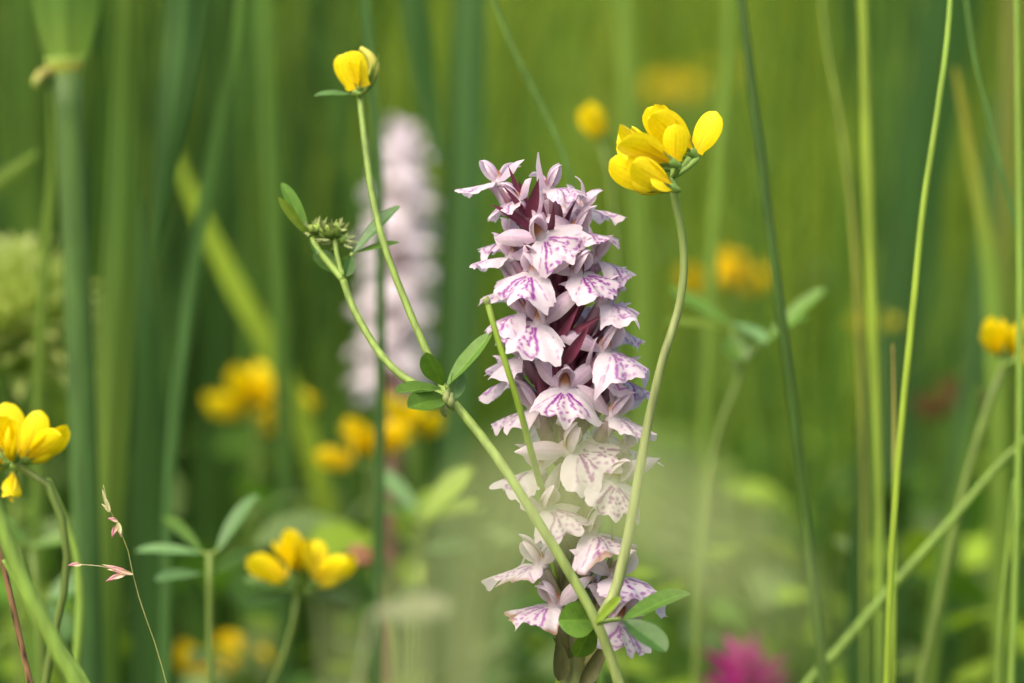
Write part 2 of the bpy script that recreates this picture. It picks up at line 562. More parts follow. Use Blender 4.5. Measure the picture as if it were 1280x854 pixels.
    for _ in range(60):
        a = r.normal() * 1.5; b = 1.9 + 4.6 * r.random()
        if abs(a) > 0.5 * b or any((a - c0) ** 2 + (b - d0) ** 2 < 0.5 for c0, d0 in pts_) or len(pts_) > 15:
            continue
        pts_.append((a, b))
        ang = math.atan2(a, b) + j(0.5); l2 = 0.05 + 0.35 * r.random()
        stroke([(a, b), (a + math.sin(ang) * l2, b + math.cos(ang) * l2)], 0.14 + 0.11 * r.random(), None, 0.75 + 0.25 * r.random())
    pts_ = []
    for _ in range(60):
        t = r.normal() * 0.8; q = 4.9 + 1.9 * r.random()
        a, b = q * math.sin(t), q * math.cos(t)
        if any((a - c0) ** 2 + (b - d0) ** 2 < 0.6 for c0, d0 in pts_) or len(pts_) > 11:
            continue
        pts_.append((a, b))
        ang = r.random() * 6.28; l2 = 0.1 + 0.4 * r.random()
        stroke([(a, b), (a + math.sin(ang) * l2, b + math.cos(ang) * l2)], 0.10 + 0.12 * r.random(), None, 0.3 + 0.5 * r.random())
    ink = (ink * mark).reshape(RR.shape)[..., None]
    wash = 0.20 * mark * wash.reshape(RR.shape)[..., None]
    c = c * (1 - wash) + A((0.50, 0.25, 0.50)) * wash
    c = c * (1 - ink) + MARK * ink
    if wither:
        br = np.clip((edge - 0.90 + 0.12 * np.sin(3 * TH + r.random() * 6) + 0.06 * np.sin(9 * TH)) * 8, 0, 1)[..., None] * wither
        c = c * (1 - br) + OCHRE * br
    return v, grid_faces(nr, nt), c.reshape(-1, 3)


def veined(c0, c1, tip=None, veins=True):
    def f(T, U):
        k = (np.clip(T, 0, 1) * 0.7 + 0.3 * np.abs(U))[..., None]
        c = c0 * (1 - k) + c1 * k
        if veins:
            vv = (0.10 * np.exp(-(U / 0.10) ** 2) + 0.06 * np.exp(-((np.abs(U) - 0.45) / 0.10) ** 2))[..., None]
            c = c * (1 - vv * A((0.8, 1.6, 0.7)))
        if tip is not None:
            kt = np.clip((T - 0.86) * 8, 0, 1)[..., None]
            c = c * (1 - kt) + tip * kt
        return c
    return f


def flower_meshes(seed, wither=0.0, detail=1, aged=0.0, hood_open=0.0, side=0.5):
    """All pieces of one orchid flower in millimetres, throat at the origin, facing -y."""
    r = np.random.default_rng(seed)
    j = lambda q: r.normal() * q
    pale = SEP_PALE * (1 - 0.05 * aged) * (1 + j(0.05))
    pink = SEP_PINK * (1 - aged) + A((0.60, 0.52, 0.55)) * aged
    out = {}
    nr, nt = (34, 112) if detail else (10, 28)
    out['lip'] = [lip(nr, nt, 50 + 30 * side + j(7), 8 + 34 * side + j(8), 0.018 + abs(j(0.028)), wither, seed + 100, 1.0 + j(0.09), 0.72 + 0.36 * r.random())]
    sep = []
    for sg in (-1, 1):
        c = veined(pink, pale, OCHRE * 1.2 if wither > 0.4 and r.random() < 0.6 else None)
        p = petal(8.2 + j(0.6), 3.0, 0.62, 0.95, 0.35, bend=0.5 + j(0.35), bend2=-1.3 + j(0.5), cup=-0.45, ruffle=0.07, nu=16, nv=9, colf=c, side=sg * 0.08)
        sep.append(place(p, (sg * 1.0, 0.9, 0.6), (sg * (0.62 + j(0.16)), 0.22 + j(0.2), 0.70 + j(0.25)), (sg * 0.25, -1, 0.15)))
    out['lateral_sepal'] = sep
    d = petal(6.6 + j(0.4), 3.4, 0.6, 0.8, 0.4, bend=-0.5 - 0.2 * hood_open, bend2=-0.9, cup=-0.55, nu=14, nv=9, colf=veined(pink, pale))
    out['dorsal_sepal'] = [place(d, (0, 1.4, 0.9), (0, -0.42 + j(0.1), 0.9), (0, -0.9, -0.42) if False else (0, 0.9, 0.42))]
    pet = []
    for sg in (-1, 1):
        q = petal(5.6 + j(0.3), 2.9, 0.55, 0.7, 0.4, bend=-0.4, bend2=-0.8, cup=-0.4, nu=12, nv=8, colf=veined(pink * 0.96, pale))
        pet.append(place(q, (sg * 0.8, 0.9, 0.5), (sg * 0.18, -0.5 + j(0.1), 0.84), (sg * 0.75, 0.55, 0.3)))
    out['petal'] = pet
    sp = tube(smooth([(0, 0.2, -0.5), (0, 1.6, -1.8), (0.2, 3.0, -3.6), (j(0.5), 3.8, -6.0)], 14), [1.15, 1.0, 0.85, 0.55], 9, [pink * 0.95, pale])
    out['spur'] = [sp]
    th = tube(smooth([(0, 1.3, -0.6), (0, 0.9, 0.6), (0, 0.3, 1.9), (0, -0.5, 2.7)], 10), [1.4, 1.25, 0.9, 0.35], 9, [pale, pale, A((0.50, 0.22, 0.10)), A((0.34, 0.12, 0.05))])
    out['column'] = [th]
    return out


def rot(phi, pitch, roll):
    a, b, c = map(math.radians, (phi, -0.45 * pitch, roll))
    Rz = A([[math.cos(a), -math.sin(a), 0], [math.sin(a), math.cos(a), 0], [0, 0, 1]])
    Rx = A([[1, 0, 0], [0, math.cos(b), -math.sin(b)], [0, math.sin(b), math.cos(b)]])
    Ry = A([[math.cos(c), 0, math.sin(c)], [0, 1, 0], [-math.sin(c), 0, math.cos(c)]])
    return Rz @ Rx @ Ry


MM = 0.001
orchid = thing('spotted_orchid', 'pale pink orchid spike with purple-spotted lips, sharp in the middle of the picture', 'orchid', (P(722, 427)[0], 0.004, 0))
AXIS_PX = [(650, 240), (660, 268), (679, 300), (694, 350), (702, 420), (706, 480), (711, 560), (716, 650), (719, 760), (722, 854)]
axis = smooth([P(a, b, 0.001) for a, b in AXIS_PX], 60)
axis = np.vstack([axis, smooth([axis[-1], (P(726, 427)[0], 0.002, 0.12), (P(722, 427)[0], 0.004, -0.01)], 20)[1:]])
stem_cols = [MAROON, MAROON, MAROON * 1.05, MAROON * 1.1, A((0.10, 0.05, 0.035)), A((0.085, 0.065, 0.03)), A((0.08, 0.08, 0.03)), A((0.08, 0.085, 0.03)), A((0.085, 0.095, 0.03)), A((0.09, 0.11, 0.03))] + [A((0.12, 0.18, 0.04))] * 3
obj('stem', tube(axis, [0.0007, 0.0012, 0.0019, 0.0022, 0.0024, 0.0026, 0.0028, 0.003, 0.0031, 0.0032, 0.0034, 0.0038, 0.004], 12, stem_cols), M_DARK, orchid)


def axis_at(z):
    o = np.argsort(axis[:, 2])
    return A([np.interp(z, axis[o, 2], axis[o, k]) for k in range(3)])


def bract_mesh(base, tip, W, col0, col1, nrm=None, bend=0.5):
    base, tip = A(base), A(tip)
    d = tip - base; L = np.linalg.norm(d)
    p = petal(L * 1.03, W, 0.5, 1.15, 0.5, bend=bend, bend2=-bend, cup=0.5, nu=14, nv=7, colf=veined(col0, col1, veins=False))
    n = nrm if nrm is not None else A((0.2, -1, 0.4))
    return place(p, base, d, n)


# throat x, y in the photograph; azimuth (0 to the camera, + to the right), pitch, roll, size, withering
FLOWERS = [
    (616, 228, -80, 26, 0, 0.82, 0), (643, 252, -58, 4, 0, 0.70, 0), (692, 236, 62, 44, -6, 0.82, 0),
    (727, 290, 64, 30, 0, 0.92, 0), (679, 297, 22, 4, -40, 0.98, 0), (632, 322, -86, 22, 0, 0.86, 0),
    (665, 343, -34, 2, 10, 0.98, 0), (726, 344, 46, 8, -16, 1.0, 0), (750, 326, 92, 20, 0, 0.84, 0),
    (648, 392, -72, 4, 0, 0.95, 0), (671, 405, -38, 4, 14, 1.05, 0), (759, 379, 62, 14, -5, 0.92, 0),
    (762, 440, 50, 6, -8, 1.05, 0), (706, 487, 3, 6, 2, 0.95, 0), (663, 512, -70, 14, 0, 1.0, 0),
    (772, 522, 58, 4, 0, 0.98, 0), (750, 468, 78, 0, 0, 0.9, 0), (645, 446, -78, -4, 0, 0.85, 0),
    (720, 563, 46, 14, -34, 1.08, 0), (768, 603, 22, -4, 14, 1.02, 0), (667, 588, -76, 22, 0, 0.98, 0),
    (687, 636, 38, 8, -20, 1.0, 0.15), (744, 668, 46, 40, -4, 1.0, 0.7), (669, 706, -64, 6, 0, 0.98, 0.6),
    (688, 758, -54, 6, 10, 1.0, 0.8), (775, 722, 44, 0, 0, 1.14, 0.1), (774, 778, 36, -8, 14, 0.95, 0.2),
    (641, 300, -108, 12, 0, 0.80, 0), (734, 262, 104, 10, 0, 0.78, 0), (642, 362, -104, 8, 0, 0.85, 0), (766, 408, 104, 4, 0, 0.85, 0),
    (640, 474, -106, 4, 0, 0.88, 0), (778, 474, 102, 6, 0, 0.86, 0), (786, 562, 98, 12, 0, 0.80, 0),
    (706, 268, 160, 0, 0, 0.75, 0), (690, 318, -150, 0, 0, 0.85, 0), (733, 408, 140, 0, 0, 0.9, 0),
    (676, 436, -140, 0, 0, 0.9, 0), (700, 520, 178, 0, 0, 0.95, 0), (742, 574, 140, 0, 0, 0.95, 0),
    (690, 668, -150, 0, 0, 0.95, 0), (748, 742, 150, 0, 0, 0.95, 0.5),
]


def orchid_flower(k, px, py, phi, pitch, roll, s, wither, parent):
    ph = math.radians(phi)
    pos = P(px, py, -0.0075 * math.cos(ph) + 0.001)
    M = rot(phi, pitch, roll) * s * 1.06 * MM
    lower = np.clip((py - 520) / 160.0, 0, 1)
    aged = np.clip((py - 540) / 150.0, 0, 1)
    fm = flower_meshes(400 + k * 17, wither, 1, aged, side=abs(math.sin(ph)))
    # ovary from the stem to the throat
    z0 = pos[2] - 0.0085 - 0.002 * rng.random()
    a = axis_at(z0)
    f = A((math.sin(ph), -math.cos(ph), 0))
    start = a + f * 0.0016
    back = pos + M @ A((0, 1.3, -0.3))
    mid = start * 0.5 + back * 0.5 + A((0, 0, 0.0012)) + f * 0.0008
    oc = MAROON * 1.15 * (1 - lower) + A((0.15, 0.15, 0.055)) * lower
    ov = tube(smooth([start, mid, back], 14), [0.0007, 0.00125, 0.0013, 0.0011], 10, [oc, oc, oc * 0.5 + SEP_PINK * 0.35])
    fl = obj('flower', ov, M_DARK, parent, origin=pos)
    for nm in ('column', 'spur', 'petal', 'dorsal_sepal', 'lateral_sepal', 'lip'):
        for m in fm[nm]:
            obj(nm, xform(m, M, pos), M_PINK, fl)
    # bract under it
    bc = MAROON * (1 - lower) + A((0.075, 0.095, 0.03)) * lower
    out = unit(f * 0.42 + A((0, 0, 0.95)) + A((rng.normal() * 0.25, rng.normal() * 0.2, rng.normal() * 0.15)))
    b0 = axis_at(z0 - 0.0015) + f * 0.0015
    L = (0.010 + 0.003 * rng.random()) * (0.9 - 0.25 * lower)
    obj('bract', bract_mesh(b0, b0 + out * L, 0.0026 + 0.0012 * lower, bc, bc * 0.9 + MAROON * 0.15, nrm=f * -0.6 + A((0, 0, 1))), M_DARK, parent)


for k, fl in enumerate(FLOWERS):
    orchid_flower(k, *fl, orchid)
# the dark buds and bracts that stand up at the tip, and the long bracts seen between the flowers
for (bx, by, tx, ty, wpx, y) in [(654, 262, 634, 208, 9, -.004), (656, 268, 627, 233, 9, -.007), (660, 282, 612, 257, 12, -.006),
                                 (661, 272, 673, 223, 16, -.007), (688, 292, 691, 252, 8, -.009), (655, 258, 648, 226, 11, -.001),
                                 (680, 300, 678, 254, 12, -.004), (700, 425, 755, 396, 10, -.006), (690, 440, 724, 382, 12, -.006),
                                 (706, 455, 738, 405, 14, -.008), (676, 515, 669, 458, 6, -.009), (694, 480, 690, 420, 8, -.008),
                                 (727, 345, 722, 305, 8, -.007), (668, 322, 652, 304, 9, -.008),
                                 (702, 850, 695, 792, 22, -.005), (735, 800, 762, 690, 16, -.004), (728, 860, 765, 790, 20, -.004),
                                 (706, 740, 716, 690, 16, -.003), (760, 740, 765, 650, 6, -.006)]:
    low = np.clip((by - 540) / 150.0, 0, 1)
    c = MAROON * 1.3 * (1 - low) + A((0.085, 0.085, 0.035)) * low
    obj('bract', bract_mesh(P(bx, by, y * 0.5), P(tx, ty, y), wpx * PX, c, c * 1.1, bend=0.4), M_DARK, orchid)


# ------------------------------------------------------------------ bird's-foot trefoil: pea flowers and leaves
def yel(c0=YEL, c1=YEL_DEEP, line=True):
    def f(T, U):
        k = (0.55 * (1 - T) ** 2)[..., None]
        c = c0 * (1 - k) + c1 * k
        if line:
            c = c * (1 - 0.18 * np.exp(-(U / 0.07) ** 2) * (T < 0.8) - 0.08 * np.sin(U * 19 + 3 * T) * (1 - 0.5 * T))[..., None]
            c = c * (1 - (0.22 * (1 - T) ** 3 * np.exp(-(U / 0.5) ** 2))[..., None] * A((0.1, 1.2, 0.3)))
        return c
    return f


def pea_parts(s=1.0, seed=0, banner_up=0.9, color=(YEL, YEL_DEEP), closed=False, hi=True):
    """Pea flower in mm: calyx at the origin, tip along +x, banner to +z."""
    r = np.random.default_rng(seed)
    j = lambda q: r.normal() * q
    nu, nv = (16, 21) if hi else (8, 5)
    cf = yel(*color)
    out = {}
    bu = banner_up + j(0.08)
    b = petal(9.2, 7.4, 0.95, 0.40, 0.32, bend=0.5 if not closed else 0.1, bend2=-0.9 if not closed else -0.3, cup=-0.35 if not closed else 0.8, nu=nu, nv=nv, colf=cf, ruffle=0.015)
    if closed:
        out['banner'] = [place(b, (1.6, 0, 0.8), (0.9, 0, 0.35), (-0.35, 0, 0.9))]
    else:
        out['banner'] = [place(b, (1.7, 0, 0.7), (math.cos(bu * 1.35), 0, math.sin(bu * 1.35)), (-math.sin(bu * 1.35), 0, math.cos(bu * 1.35)))]
    w = []
    for sg in (-1, 1):
        p = petal(10.2, 5.6, 0.8, 0.55, 0.3, bend=0.12, bend2=0.1, cup=-0.42, nu=nu, nv=nv, colf=cf, side=0.0)
        # wing: its face turned outwards, closing over the keel
        w.append(place(p, (1.5, sg * 0.5, 0.2), (1, sg * 0.10 + j(.03), 0.12 + j(0.05)), (0.05, sg, 0.28)))
    out['wing'] = w
    kk = tube(smooth([(1.5, 0, -0.3), (4.5, 0, -1.0), (7.4, 0, -0.3), (9.0, 0, 1.6)], 12), [0.7, 1.4, 1.2, 0.25], 9, [color[0] * 0.9, color[0]], flat=0.75)
    out['keel'] = [kk]
    green = A((0.12, 0.21, 0.04))
    cal = [tube(smooth([(-0.2, 0, 0), (0.4, 0, 0), (1.1, 0, 0), (1.9, 0, 0)], 10), [0.45, 0.75, 0.95, 1.0], 10, [green, green, green * 1.2])]
    for q in range(5):
        a = q * 1.2566 + 0.3
        d = A((0.9, math.cos(a) * 0.35, math.sin(a) * 0.35))
        cal.append(place(petal(2.4, 0.7, 0.4, 1.0, 0.6, bend=0.2, nu=6, nv=3, colf=lambda T, U: green * np.ones(T.shape + (1,))), (1.7, math.cos(a) * 0.95, math.sin(a) * 0.95), d, (0.2, math.cos(a), math.sin(a))))
    out['calyx'] = [merge(cal)]
    return out


def frame(fwd, up):
    x = unit(fwd)
    z = np.asarray(up, float); z = unit(z - x * np.dot(z, x))
    y = np.cross(z, x)
    return np.stack([x, y, z], 1)


def pea_flower(parent, base, fwd, up, s=1.0, seed=0, pedicel=None, banner=None, **kw):
    """One pea flower as a part (its calyx) with petals under it."""
    M = frame(fwd, up) * s * MM
    pm = pea_parts(s, seed, **kw)
    if banner is not None:                                     # its own direction, face, length and width (mm)
        bd, bn, bl, bw = banner[:4]
        b = place(petal(bl, bw, *(banner[4] if len(banner) > 4 else (0.85, 0.42, 0.35)), bend=0.35, bend2=-0.55, cup=-0.3, nu=16, nv=21, colf=yel(), ruffle=0.012), (0, 0, 0), bd, bn)
        Mi = np.linalg.inv(M)
        pm['banner'] = [((b[0] * MM) @ Mi.T + A((1.0, 0, 0.5)), b[1], b[2])]
    cal = xform(pm['calyx'][0], M, A(base))
    if pedicel is not None:
        cal = merge([cal, tube(smooth([pedicel, A(pedicel) * 0.4 + A(base) * 0.6 - A((0, 0, 0.0004)), base], 8), [0.0005, 0.00045, 0.0006], 7, [A((0.16, 0.26, 0.05))] * 2)])
    fl = obj('flower', cal, M_STEM, parent, origin=base)
    for nm in ('keel', 'wing', 'banner'):
        for m in pm[nm]:
            obj(nm, xform(m, M, A(base)), M_YELLOW, fl)
    return fl


def leaf_col(c0, c1):
    def f(T, U):
        k = np.clip(0.25 + 0.5 * T, 0, 1)[..., None]
        c = c0 * (1 - k) + c1 * k
        vein = np.clip(np.sin((T * 1.0 - np.abs(U) * 0.28) * 58) - 0.55, 0, 1) * (np.abs(U) < 0.92)
        return c * (1 + 0.40 * np.exp(-(U / 0.06) ** 2) + 0.30 * vein - 0.10 * (np.abs(U) > 0.9))[..., None]
    return f


def leaflet_mesh(base, tip, wpx, nrm, c=LEAF_MID, bend=0.35, fold=0.22, round_=0.6, y=0.0):
    base, tip = A(base), A(tip)
    d = tip - base
    p = petal(np.linalg.norm(d) * 1.03, wpx, 0.85, round_, 0.08, bend=bend, bend2=-bend * 1.4, fold=fold, cup=0.05, nu=44, nv=19, ruffle=0.022, colf=leaf_col(c, c * 1.15))
    return place(p, base, d, nrm)


front = thing('trefoil_plant', 'green trefoil stem crossing in front of the orchid, with yellow blooms and a bud head', 'wildflower', (P(800, 427)[0], -0.02, 0))
F0 = -0.016
main = smooth([A((P(800, 427)[0], -0.02, -0.01)), A((P(797, 427)[0], -0.019, 0.13)), P(778, 870, -.018), P(760, 812, -.018), P(741, 768, -.018), P(712, 716, -.018), P(668, 645, -.017), P(622, 573, -.014), P(590, 531, -.011), P(561, 497, -.008)], 70)
obj('stem', tube(main, [0.0012, 0.0013, 0.0012, 0.00112, 0.0010, 0.0009, 0.0008], 12, [STEM_GREEN * 0.7, STEM_GREEN, STEM_PALE * 0.95, STEM_PALE * 0.9, STEM_GREEN]), M_STEM, front)
obj('branch', tube(smooth([P(561, 497, -.008), P(546, 468, -.006), P(530, 432, -.004), P(503, 368, 0), P(482, 312, .003), P(466, 248, .007), P(456, 180, .012), P(450, 122, .016)], 50), [0.0007, 0.00065, 0.0006, 0.00055], 10, [STEM_GREEN, STEM_GREEN * 0.9]), M_STEM, front)
obj('branch', tube(smooth([P(561, 497, -.008), P(535, 487, -.007), P(508, 474, -.005), P(480, 448, -.002), P(455, 410, .002), P(437, 374, .005), P(429, 350, .006)], 44), [0.0007, 0.00068, 0.00066, 0.00065], 10, [STEM_GREEN, STEM_GREEN * 0.95]), M_STEM, front)
obj('branch', tube(smooth([P(429, 350, .006), P(412, 330, .008), P(396, 310, .009), P(390, 298, .010)], 20), [0.00065, 0.0006, 0.0005], 10, [STEM_GREEN, STEM_GREEN]), M_STEM, front)
obj('branch', tube(smooth([P(429, 350, .006), P(424, 330, .008), P(420, 312, .009), P(419, 299, .010)], 14), [0.0005, 0.00045, 0.0005], 8, [STEM_GREEN, STEM_GREEN * .8]), M_STEM, front)
obj('peduncle', tube(smooth([P(745, 780, -.017), P(764, 750, -.016), P(780, 695, -.015), P(795, 615, -.014), P(812, 520, -.013), P(829, 448, -.013), P(848, 386, -.012), P(855, 330, -.012), P(851, 285, -.012), P(843, 247, -.012), P(840, 222, -.012)], 60), [0.0010, 0.0009, 0.0008, 0.00075, 0.0007, 0.00065], 10, [STEM_PALE * 0.9, STEM_PALE * 0.85, STEM_PALE * 0.75, STEM_GREEN]), M_STEM, front)

# leaves: (stalk base, stalk end, [(leaflet base, tip, width px, face, tone)])
def leaf(parent, a, b, leaflets, y, name='leaf', r=0.0004):
    lf = obj(name, tube(smooth([P(*a, y), P((a[0] + b[0]) / 2, (a[1] + b[1]) / 2 - 1, y), P(*b, y)], 8), [r, r * 0.9], 7, [STEM_GREEN, STEM_GREEN]), M_STEM, parent)
    for (bx, by, tx, ty, w, nrm, tone, dy) in leaflets:
        k = px_at(y)
        obj('leaflet', leaflet_mesh(P(bx, by, y), P(tx, ty, y + dy), w * k, nrm, tone, bend=rng.normal() * 0.2 + 0.25, fold=0.3), M_LEAF, lf)
    return lf


UPF = (0.1, -0.75, 0.65)
leaf(front, (563, 498), (558, 482), [(558, 484, 612, 418, 27, (-0.5, -0.7, 0.5), LEAF_MID * 1.05, .006), (554, 482, 534, 441, 29, (-0.35, -0.9, 0.1), LEAF_MID * 0.85, -.005)], -.010)
leaf(front, (561, 497), (556, 494), [(552, 485, 497, 491, 30, (0, -0.55, 0.85), LEAF_MID * 0.9, -.006), (558, 497, 511, 510, 34, (0.1, -0.8, 0.5), LEAF_MID * 0.95, -.009), (565, 500, 574, 464, 26, (0.6, -0.75, 0.1), LEAF_BLUE * 1.5, .004)], -.010)
obj('stipule', merge([tube(smooth([P(560 + a, 488 + b, -.011), P(558 + a, 498 + b, -.012), P(561 + a, 508 + b, -.011)], 8), [0.0003, 0.0008, 0.0003], 8, [STEM_PALE * 0.8] * 2) for a, b in ((0, 0), (-4, 12), (5, 4))]), M_STEM, front)
leaf(front, (745, 780), (776, 774), [(778, 776, 860, 744, 34, (-0.25, -0.6, 0.8), LEAF_MID * 0.95, .010), (780, 775, 831, 814, 36, (0.25, -0.85, 0.6), LEAF_DARK * 1.15, -.006), (744, 779, 776, 748, 17, (-0.3, -0.8, 0.5), LEAF_LIME * 0.9, -.006)], -.021)
leaf(front, (744, 778), (740, 774), [(746, 776, 699, 776, 46, (0.1, -0.95, 0.25), LEAF_MID * 1.1, -.003), (742, 782, 722, 820, 30, (0.3, -0.85, 0.1), LEAF_MID * 0.8, .004)], -.014)
leaf(front, (386, 296), (384, 292), [(386, 296, 352, 231, 20, (0.5, -0.8, 0.2), LEAF_MID * 1.2, .0), (384, 294, 349, 248, 12, (0.3, -0.8, -0.3), LEAF_LIME * 0.7, -.003), (388, 298, 396, 318, 12, (0.4, -0.9, 0.1), LEAF_DARK * 1.2, -.002)], .010)
leaf(front, (429, 345), (441, 316), [(442, 316, 499, 260, 20, (-0.5, -0.75, 0.4), LEAF_BLUE * 1.35, .004), (443, 317, 498, 304, 15, (0, -0.5, 0.9), LEAF_MID * 0.95, .002), (440, 318, 432, 345, 15, (0.3, -0.9, 0), LEAF_DARK * 1.2, -.002)], .006)
leaf(front, (427, 350), (419, 342), [(419, 343, 397, 316, 26, (0.3, -0.9, 0.2), LEAF_MID * 0.8, .004), (425, 340, 436, 322, 16, (0.2, -0.9, 0.2), LEAF_MID * 0.9, 0)], .010)
leaf(front, (449, 122), (440, 117), [(440, 118, 394, 121, 15, (0, -0.5, 0.85), LEAF_DARK * 1.5, .0)], .016)
# bud head
head_c = P(410, 290, .010)
for q in range(30):
    big = q % 3 != 0
    hc = P(419, 299, .010) if big else P(396, 292, .010)
    R_ = (15 if big else 10) * PX
    zz = 1 - 1.6 * ((q * 0.618) % 1.0); aa = q * 2.39996
    ww = math.sqrt(max(0, 1 - zz * zz))
    d = unit(A((ww * math.cos(aa), ww * math.sin(aa), zz + 0.35)))
    base = hc + d * R_ * 0.25
    L = R_ * (0.85 + 0.4 * rng.random())
    tip_ = base + d * L + A((-0.0004, 0, 0.0002))
    cb = A((0.13, 0.21, 0.035)) * (0.7 + 0.7 * rng.random())
    bud = [tube(smooth([base, base + d * L * 0.55 + A((0, 0, 0.0002)), tip_], 9), [0.0003, 0.00085, 0.00075, 0.00025], 8, [cb * 0.8, cb, cb * 1.35 + A((0.03, 0.01, 0))])]
    for e in range(4):
        dd = unit(d + rng.normal(size=3) * 0.45)
        bud.append(place(petal(0.0020, 0.00045, 0.4, 1.0, 0.6, bend=0.5, nu=5, nv=3, colf=lambda T, U: np.ones(T.shape + (1,)) * STEM_PALE), base + d * L * 0.55 + rng.normal(size=3) * 0.0005, dd, (0, -1, 0.3)))
    obj('bud', merge(bud), M_STEM, front)
# half-open yellow flower with bud on the tall branch
B1 = P(449, 119, .016)
pea_flower(front, P(449, 114, .014), (-0.22, -0.20, 0.95), (0.5, -0.8, 0.3), 0.50, 11, pedicel=B1, closed=True, banner=((-0.28, -0.20, 0.95), (0.10, -0.98, -0.1), 6.9, 5.4, (0.40, 0.30, 0.8)))
pea_flower(front, P(443, 112, .018), (-0.34, 0.1, 0.92), (-0.6, -0.7, 0.0), 0.50, 12, pedicel=B1, closed=True, banner=((-0.42, 0.0, 0.92), (-0.30, -0.9, -0.2), 6.3, 4.2, (0.40, 0.34, 0.8)))
BUD_C = A((0.34, 0.33, 0.055))
obj('bud', tube(smooth([P(455, 117, .018), P(464, 100, .018), P(468, 84, .018), P(462, 70, .018), P(450, 60, .018)], 16), [2.5 * PX, 6 * PX, 7.5 * PX, 7 * PX, 5.5 * PX, 3 * PX], 11, [STEM_GREEN * .8, STEM_GREEN, BUD_C * .9, BUD_C, BUD_C * 1.2]), M_STEM, front)
for a_, b_ in ((474, 66), (456, 84), (466, 76)):
    obj('calyx_tooth', bract_mesh(P(463, 104, .016), P(a_, b_, .015), 4 * PX, STEM_GREEN, STEM_GREEN * 1.1, bend=0.3), M_LEAF, front)

OV = (0.55, 0.45, 0.55)                                     # oval banner outline
# the open umbel above right of the orchid
U0 = P(840, 222, -.012)
pea_flower(front, P(872, 197, -.010), (-0.76, -0.15, 0.70), (0.55, -0.55, 0.6), 1.0, 21, pedicel=U0, banner=((0.46, -0.15, 0.90), (-0.35, -0.9, 0.2), 7.8, 4.9, OV))
pea_flower(front, P(849, 207, -.016), (-0.97, -0.22, 0.36), (0.10, -0.8, 0.55), 1.05, 22, pedicel=U0, banner=((0.02, -0.30, 0.95), (-0.05, -0.95, -0.3), 6.5, 4.4, OV))
pea_flower(front, P(842, 212, -.004), (-0.97, 0.12, 0.42), (0.3, 0.2, 0.9), 0.98, 23, pedicel=U0, banner_up=0.3)
pea_flower(front, P(847, 238, -.018), (-0.88, -0.25, 0.40), (0.42, -0.30, 0.85), 0.86, 24, pedicel=U0, banner=((-0.86, -0.40, 0.28), (0.30, -0.75, 0.6), 4.8, 3.6, OV))
pea_flower(front, P(838, 238, -.009), (-0.95, 0.05, 0.32), (0.32, -0.15, 0.85), 1.0, 25, pedicel=U0, banner_up=0.3)
pea_flower(front, P(862, 198, -.003), (-0.74, 0.25, 0.72), (0.5, -0.35, 0.7), 0.98, 26, pedicel=U0, banner_up=0.3)

# ------------------------------------------------------------------ trefoil heads further off
def trefoil(label, cx, cy, y, stem_px, flowers, group='yellow trefoils scattered through the meadow', leaves=(), rs=0.0007, extra=None, stemc=None):
    """A trefoil shoot: stem down to the ground, pea flowers around the head. flowers: (dx, dy, fwd, up, size)."""
    foot = P(stem_px[-1][0], stem_px[-1][1], y)
    gz_ = float(ground_z(foot[0], y))
    t = thing('trefoil_shoot', label, 'wildflower', (foot[0], y, gz_), group)
    pts = [P(cx, cy, y)] + [P(a, b, y) for a, b in stem_px]
    if pts[-1][2] > gz_ + 0.02:
        pts += [A((pts[-1][0] + 0.004, y + 0.004, (pts[-1][2] + gz_) / 2)), A((foot[0], y, gz_ - 0.01))]
    sc_ = STEM_GREEN * 0.75 if stemc is None else stemc
    obj('stem', tube(smooth(pts, 44), [rs * 0.8, rs, rs * 1.2], 9, [sc_, sc_ * 0.9]), M_STEM, t)
    top = pts[0]
    for i, (dx, dy, fwd, up, s, bu, *bn) in enumerate(flowers):
        b = P(cx + dx, cy + dy, y) + A((0, rng.normal() * 0.002, 0))
        pea_flower(t, b, fwd, up, s * (1.22 if y > 0.15 else 1.12), int(abs(cx) * 3 + i * 7 + cy), pedicel=top, banner_up=bu, banner=bn[0] if bn else None, hi=y < 0.15, color=extra or (YEL, YEL_DEEP))
    for (a, b, lf) in leaves:
        leaf(t, a, b, lf, y)
    return t


def umbel(n, s, seed, lean=0.0):
    r = np.random.default_rng(seed)
    o = []
    for i in range(n):
        a = i / n * 6.28 + r.random()
        fwd = (math.cos(a) + lean, math.sin(a) * 0.9, 0.15 + 0.5 * r.random())
        o.append((math.cos(a) * 4, -2 * math.sin(a) - 2, fwd, (0, 0, 1), s * (0.9 + 0.2 * r.random()), 0.9))
    return o


# left edge, nearly sharp
trefoil('bright yellow trefoil head cut off by the picture edge beside the grass spikelets', 22, 582, 0.022,
        [(45, 590), (70, 628), (83, 680), (80, 740), (66, 800), (56, 860)],
        [(4, -2, (0.85, -0.30, 0.50), (-0.3, -0.6, 0.8), 0.86, 0.9, ((0.34, -0.1, 0.95), (-0.1, -0.95, 0.15), 9.6, 5.2, OV)),
         (-4, -4, (-0.05, -0.75, 0.62), (0, -0.5, 0.8), 0.84, 0.9, ((-0.20, 0.0, 0.97), (0.05, -1, 0), 10.2, 6.2, OV)),
         (-12, 0, (-0.75, -0.6, 0.05), (0, -0.4, 0.9), 0.88, 0.5), (-16, -4, (-0.8, 0.2, 0.6), (0.3, -0.4, 0.8), 0.9, 0.5),
         (-6, 4, (-0.16, -0.35, -0.9), (0.5, -0.8, 0), 0.50, 0.3)], rs=0.0009, stemc=STEM_GREEN * 0.55)
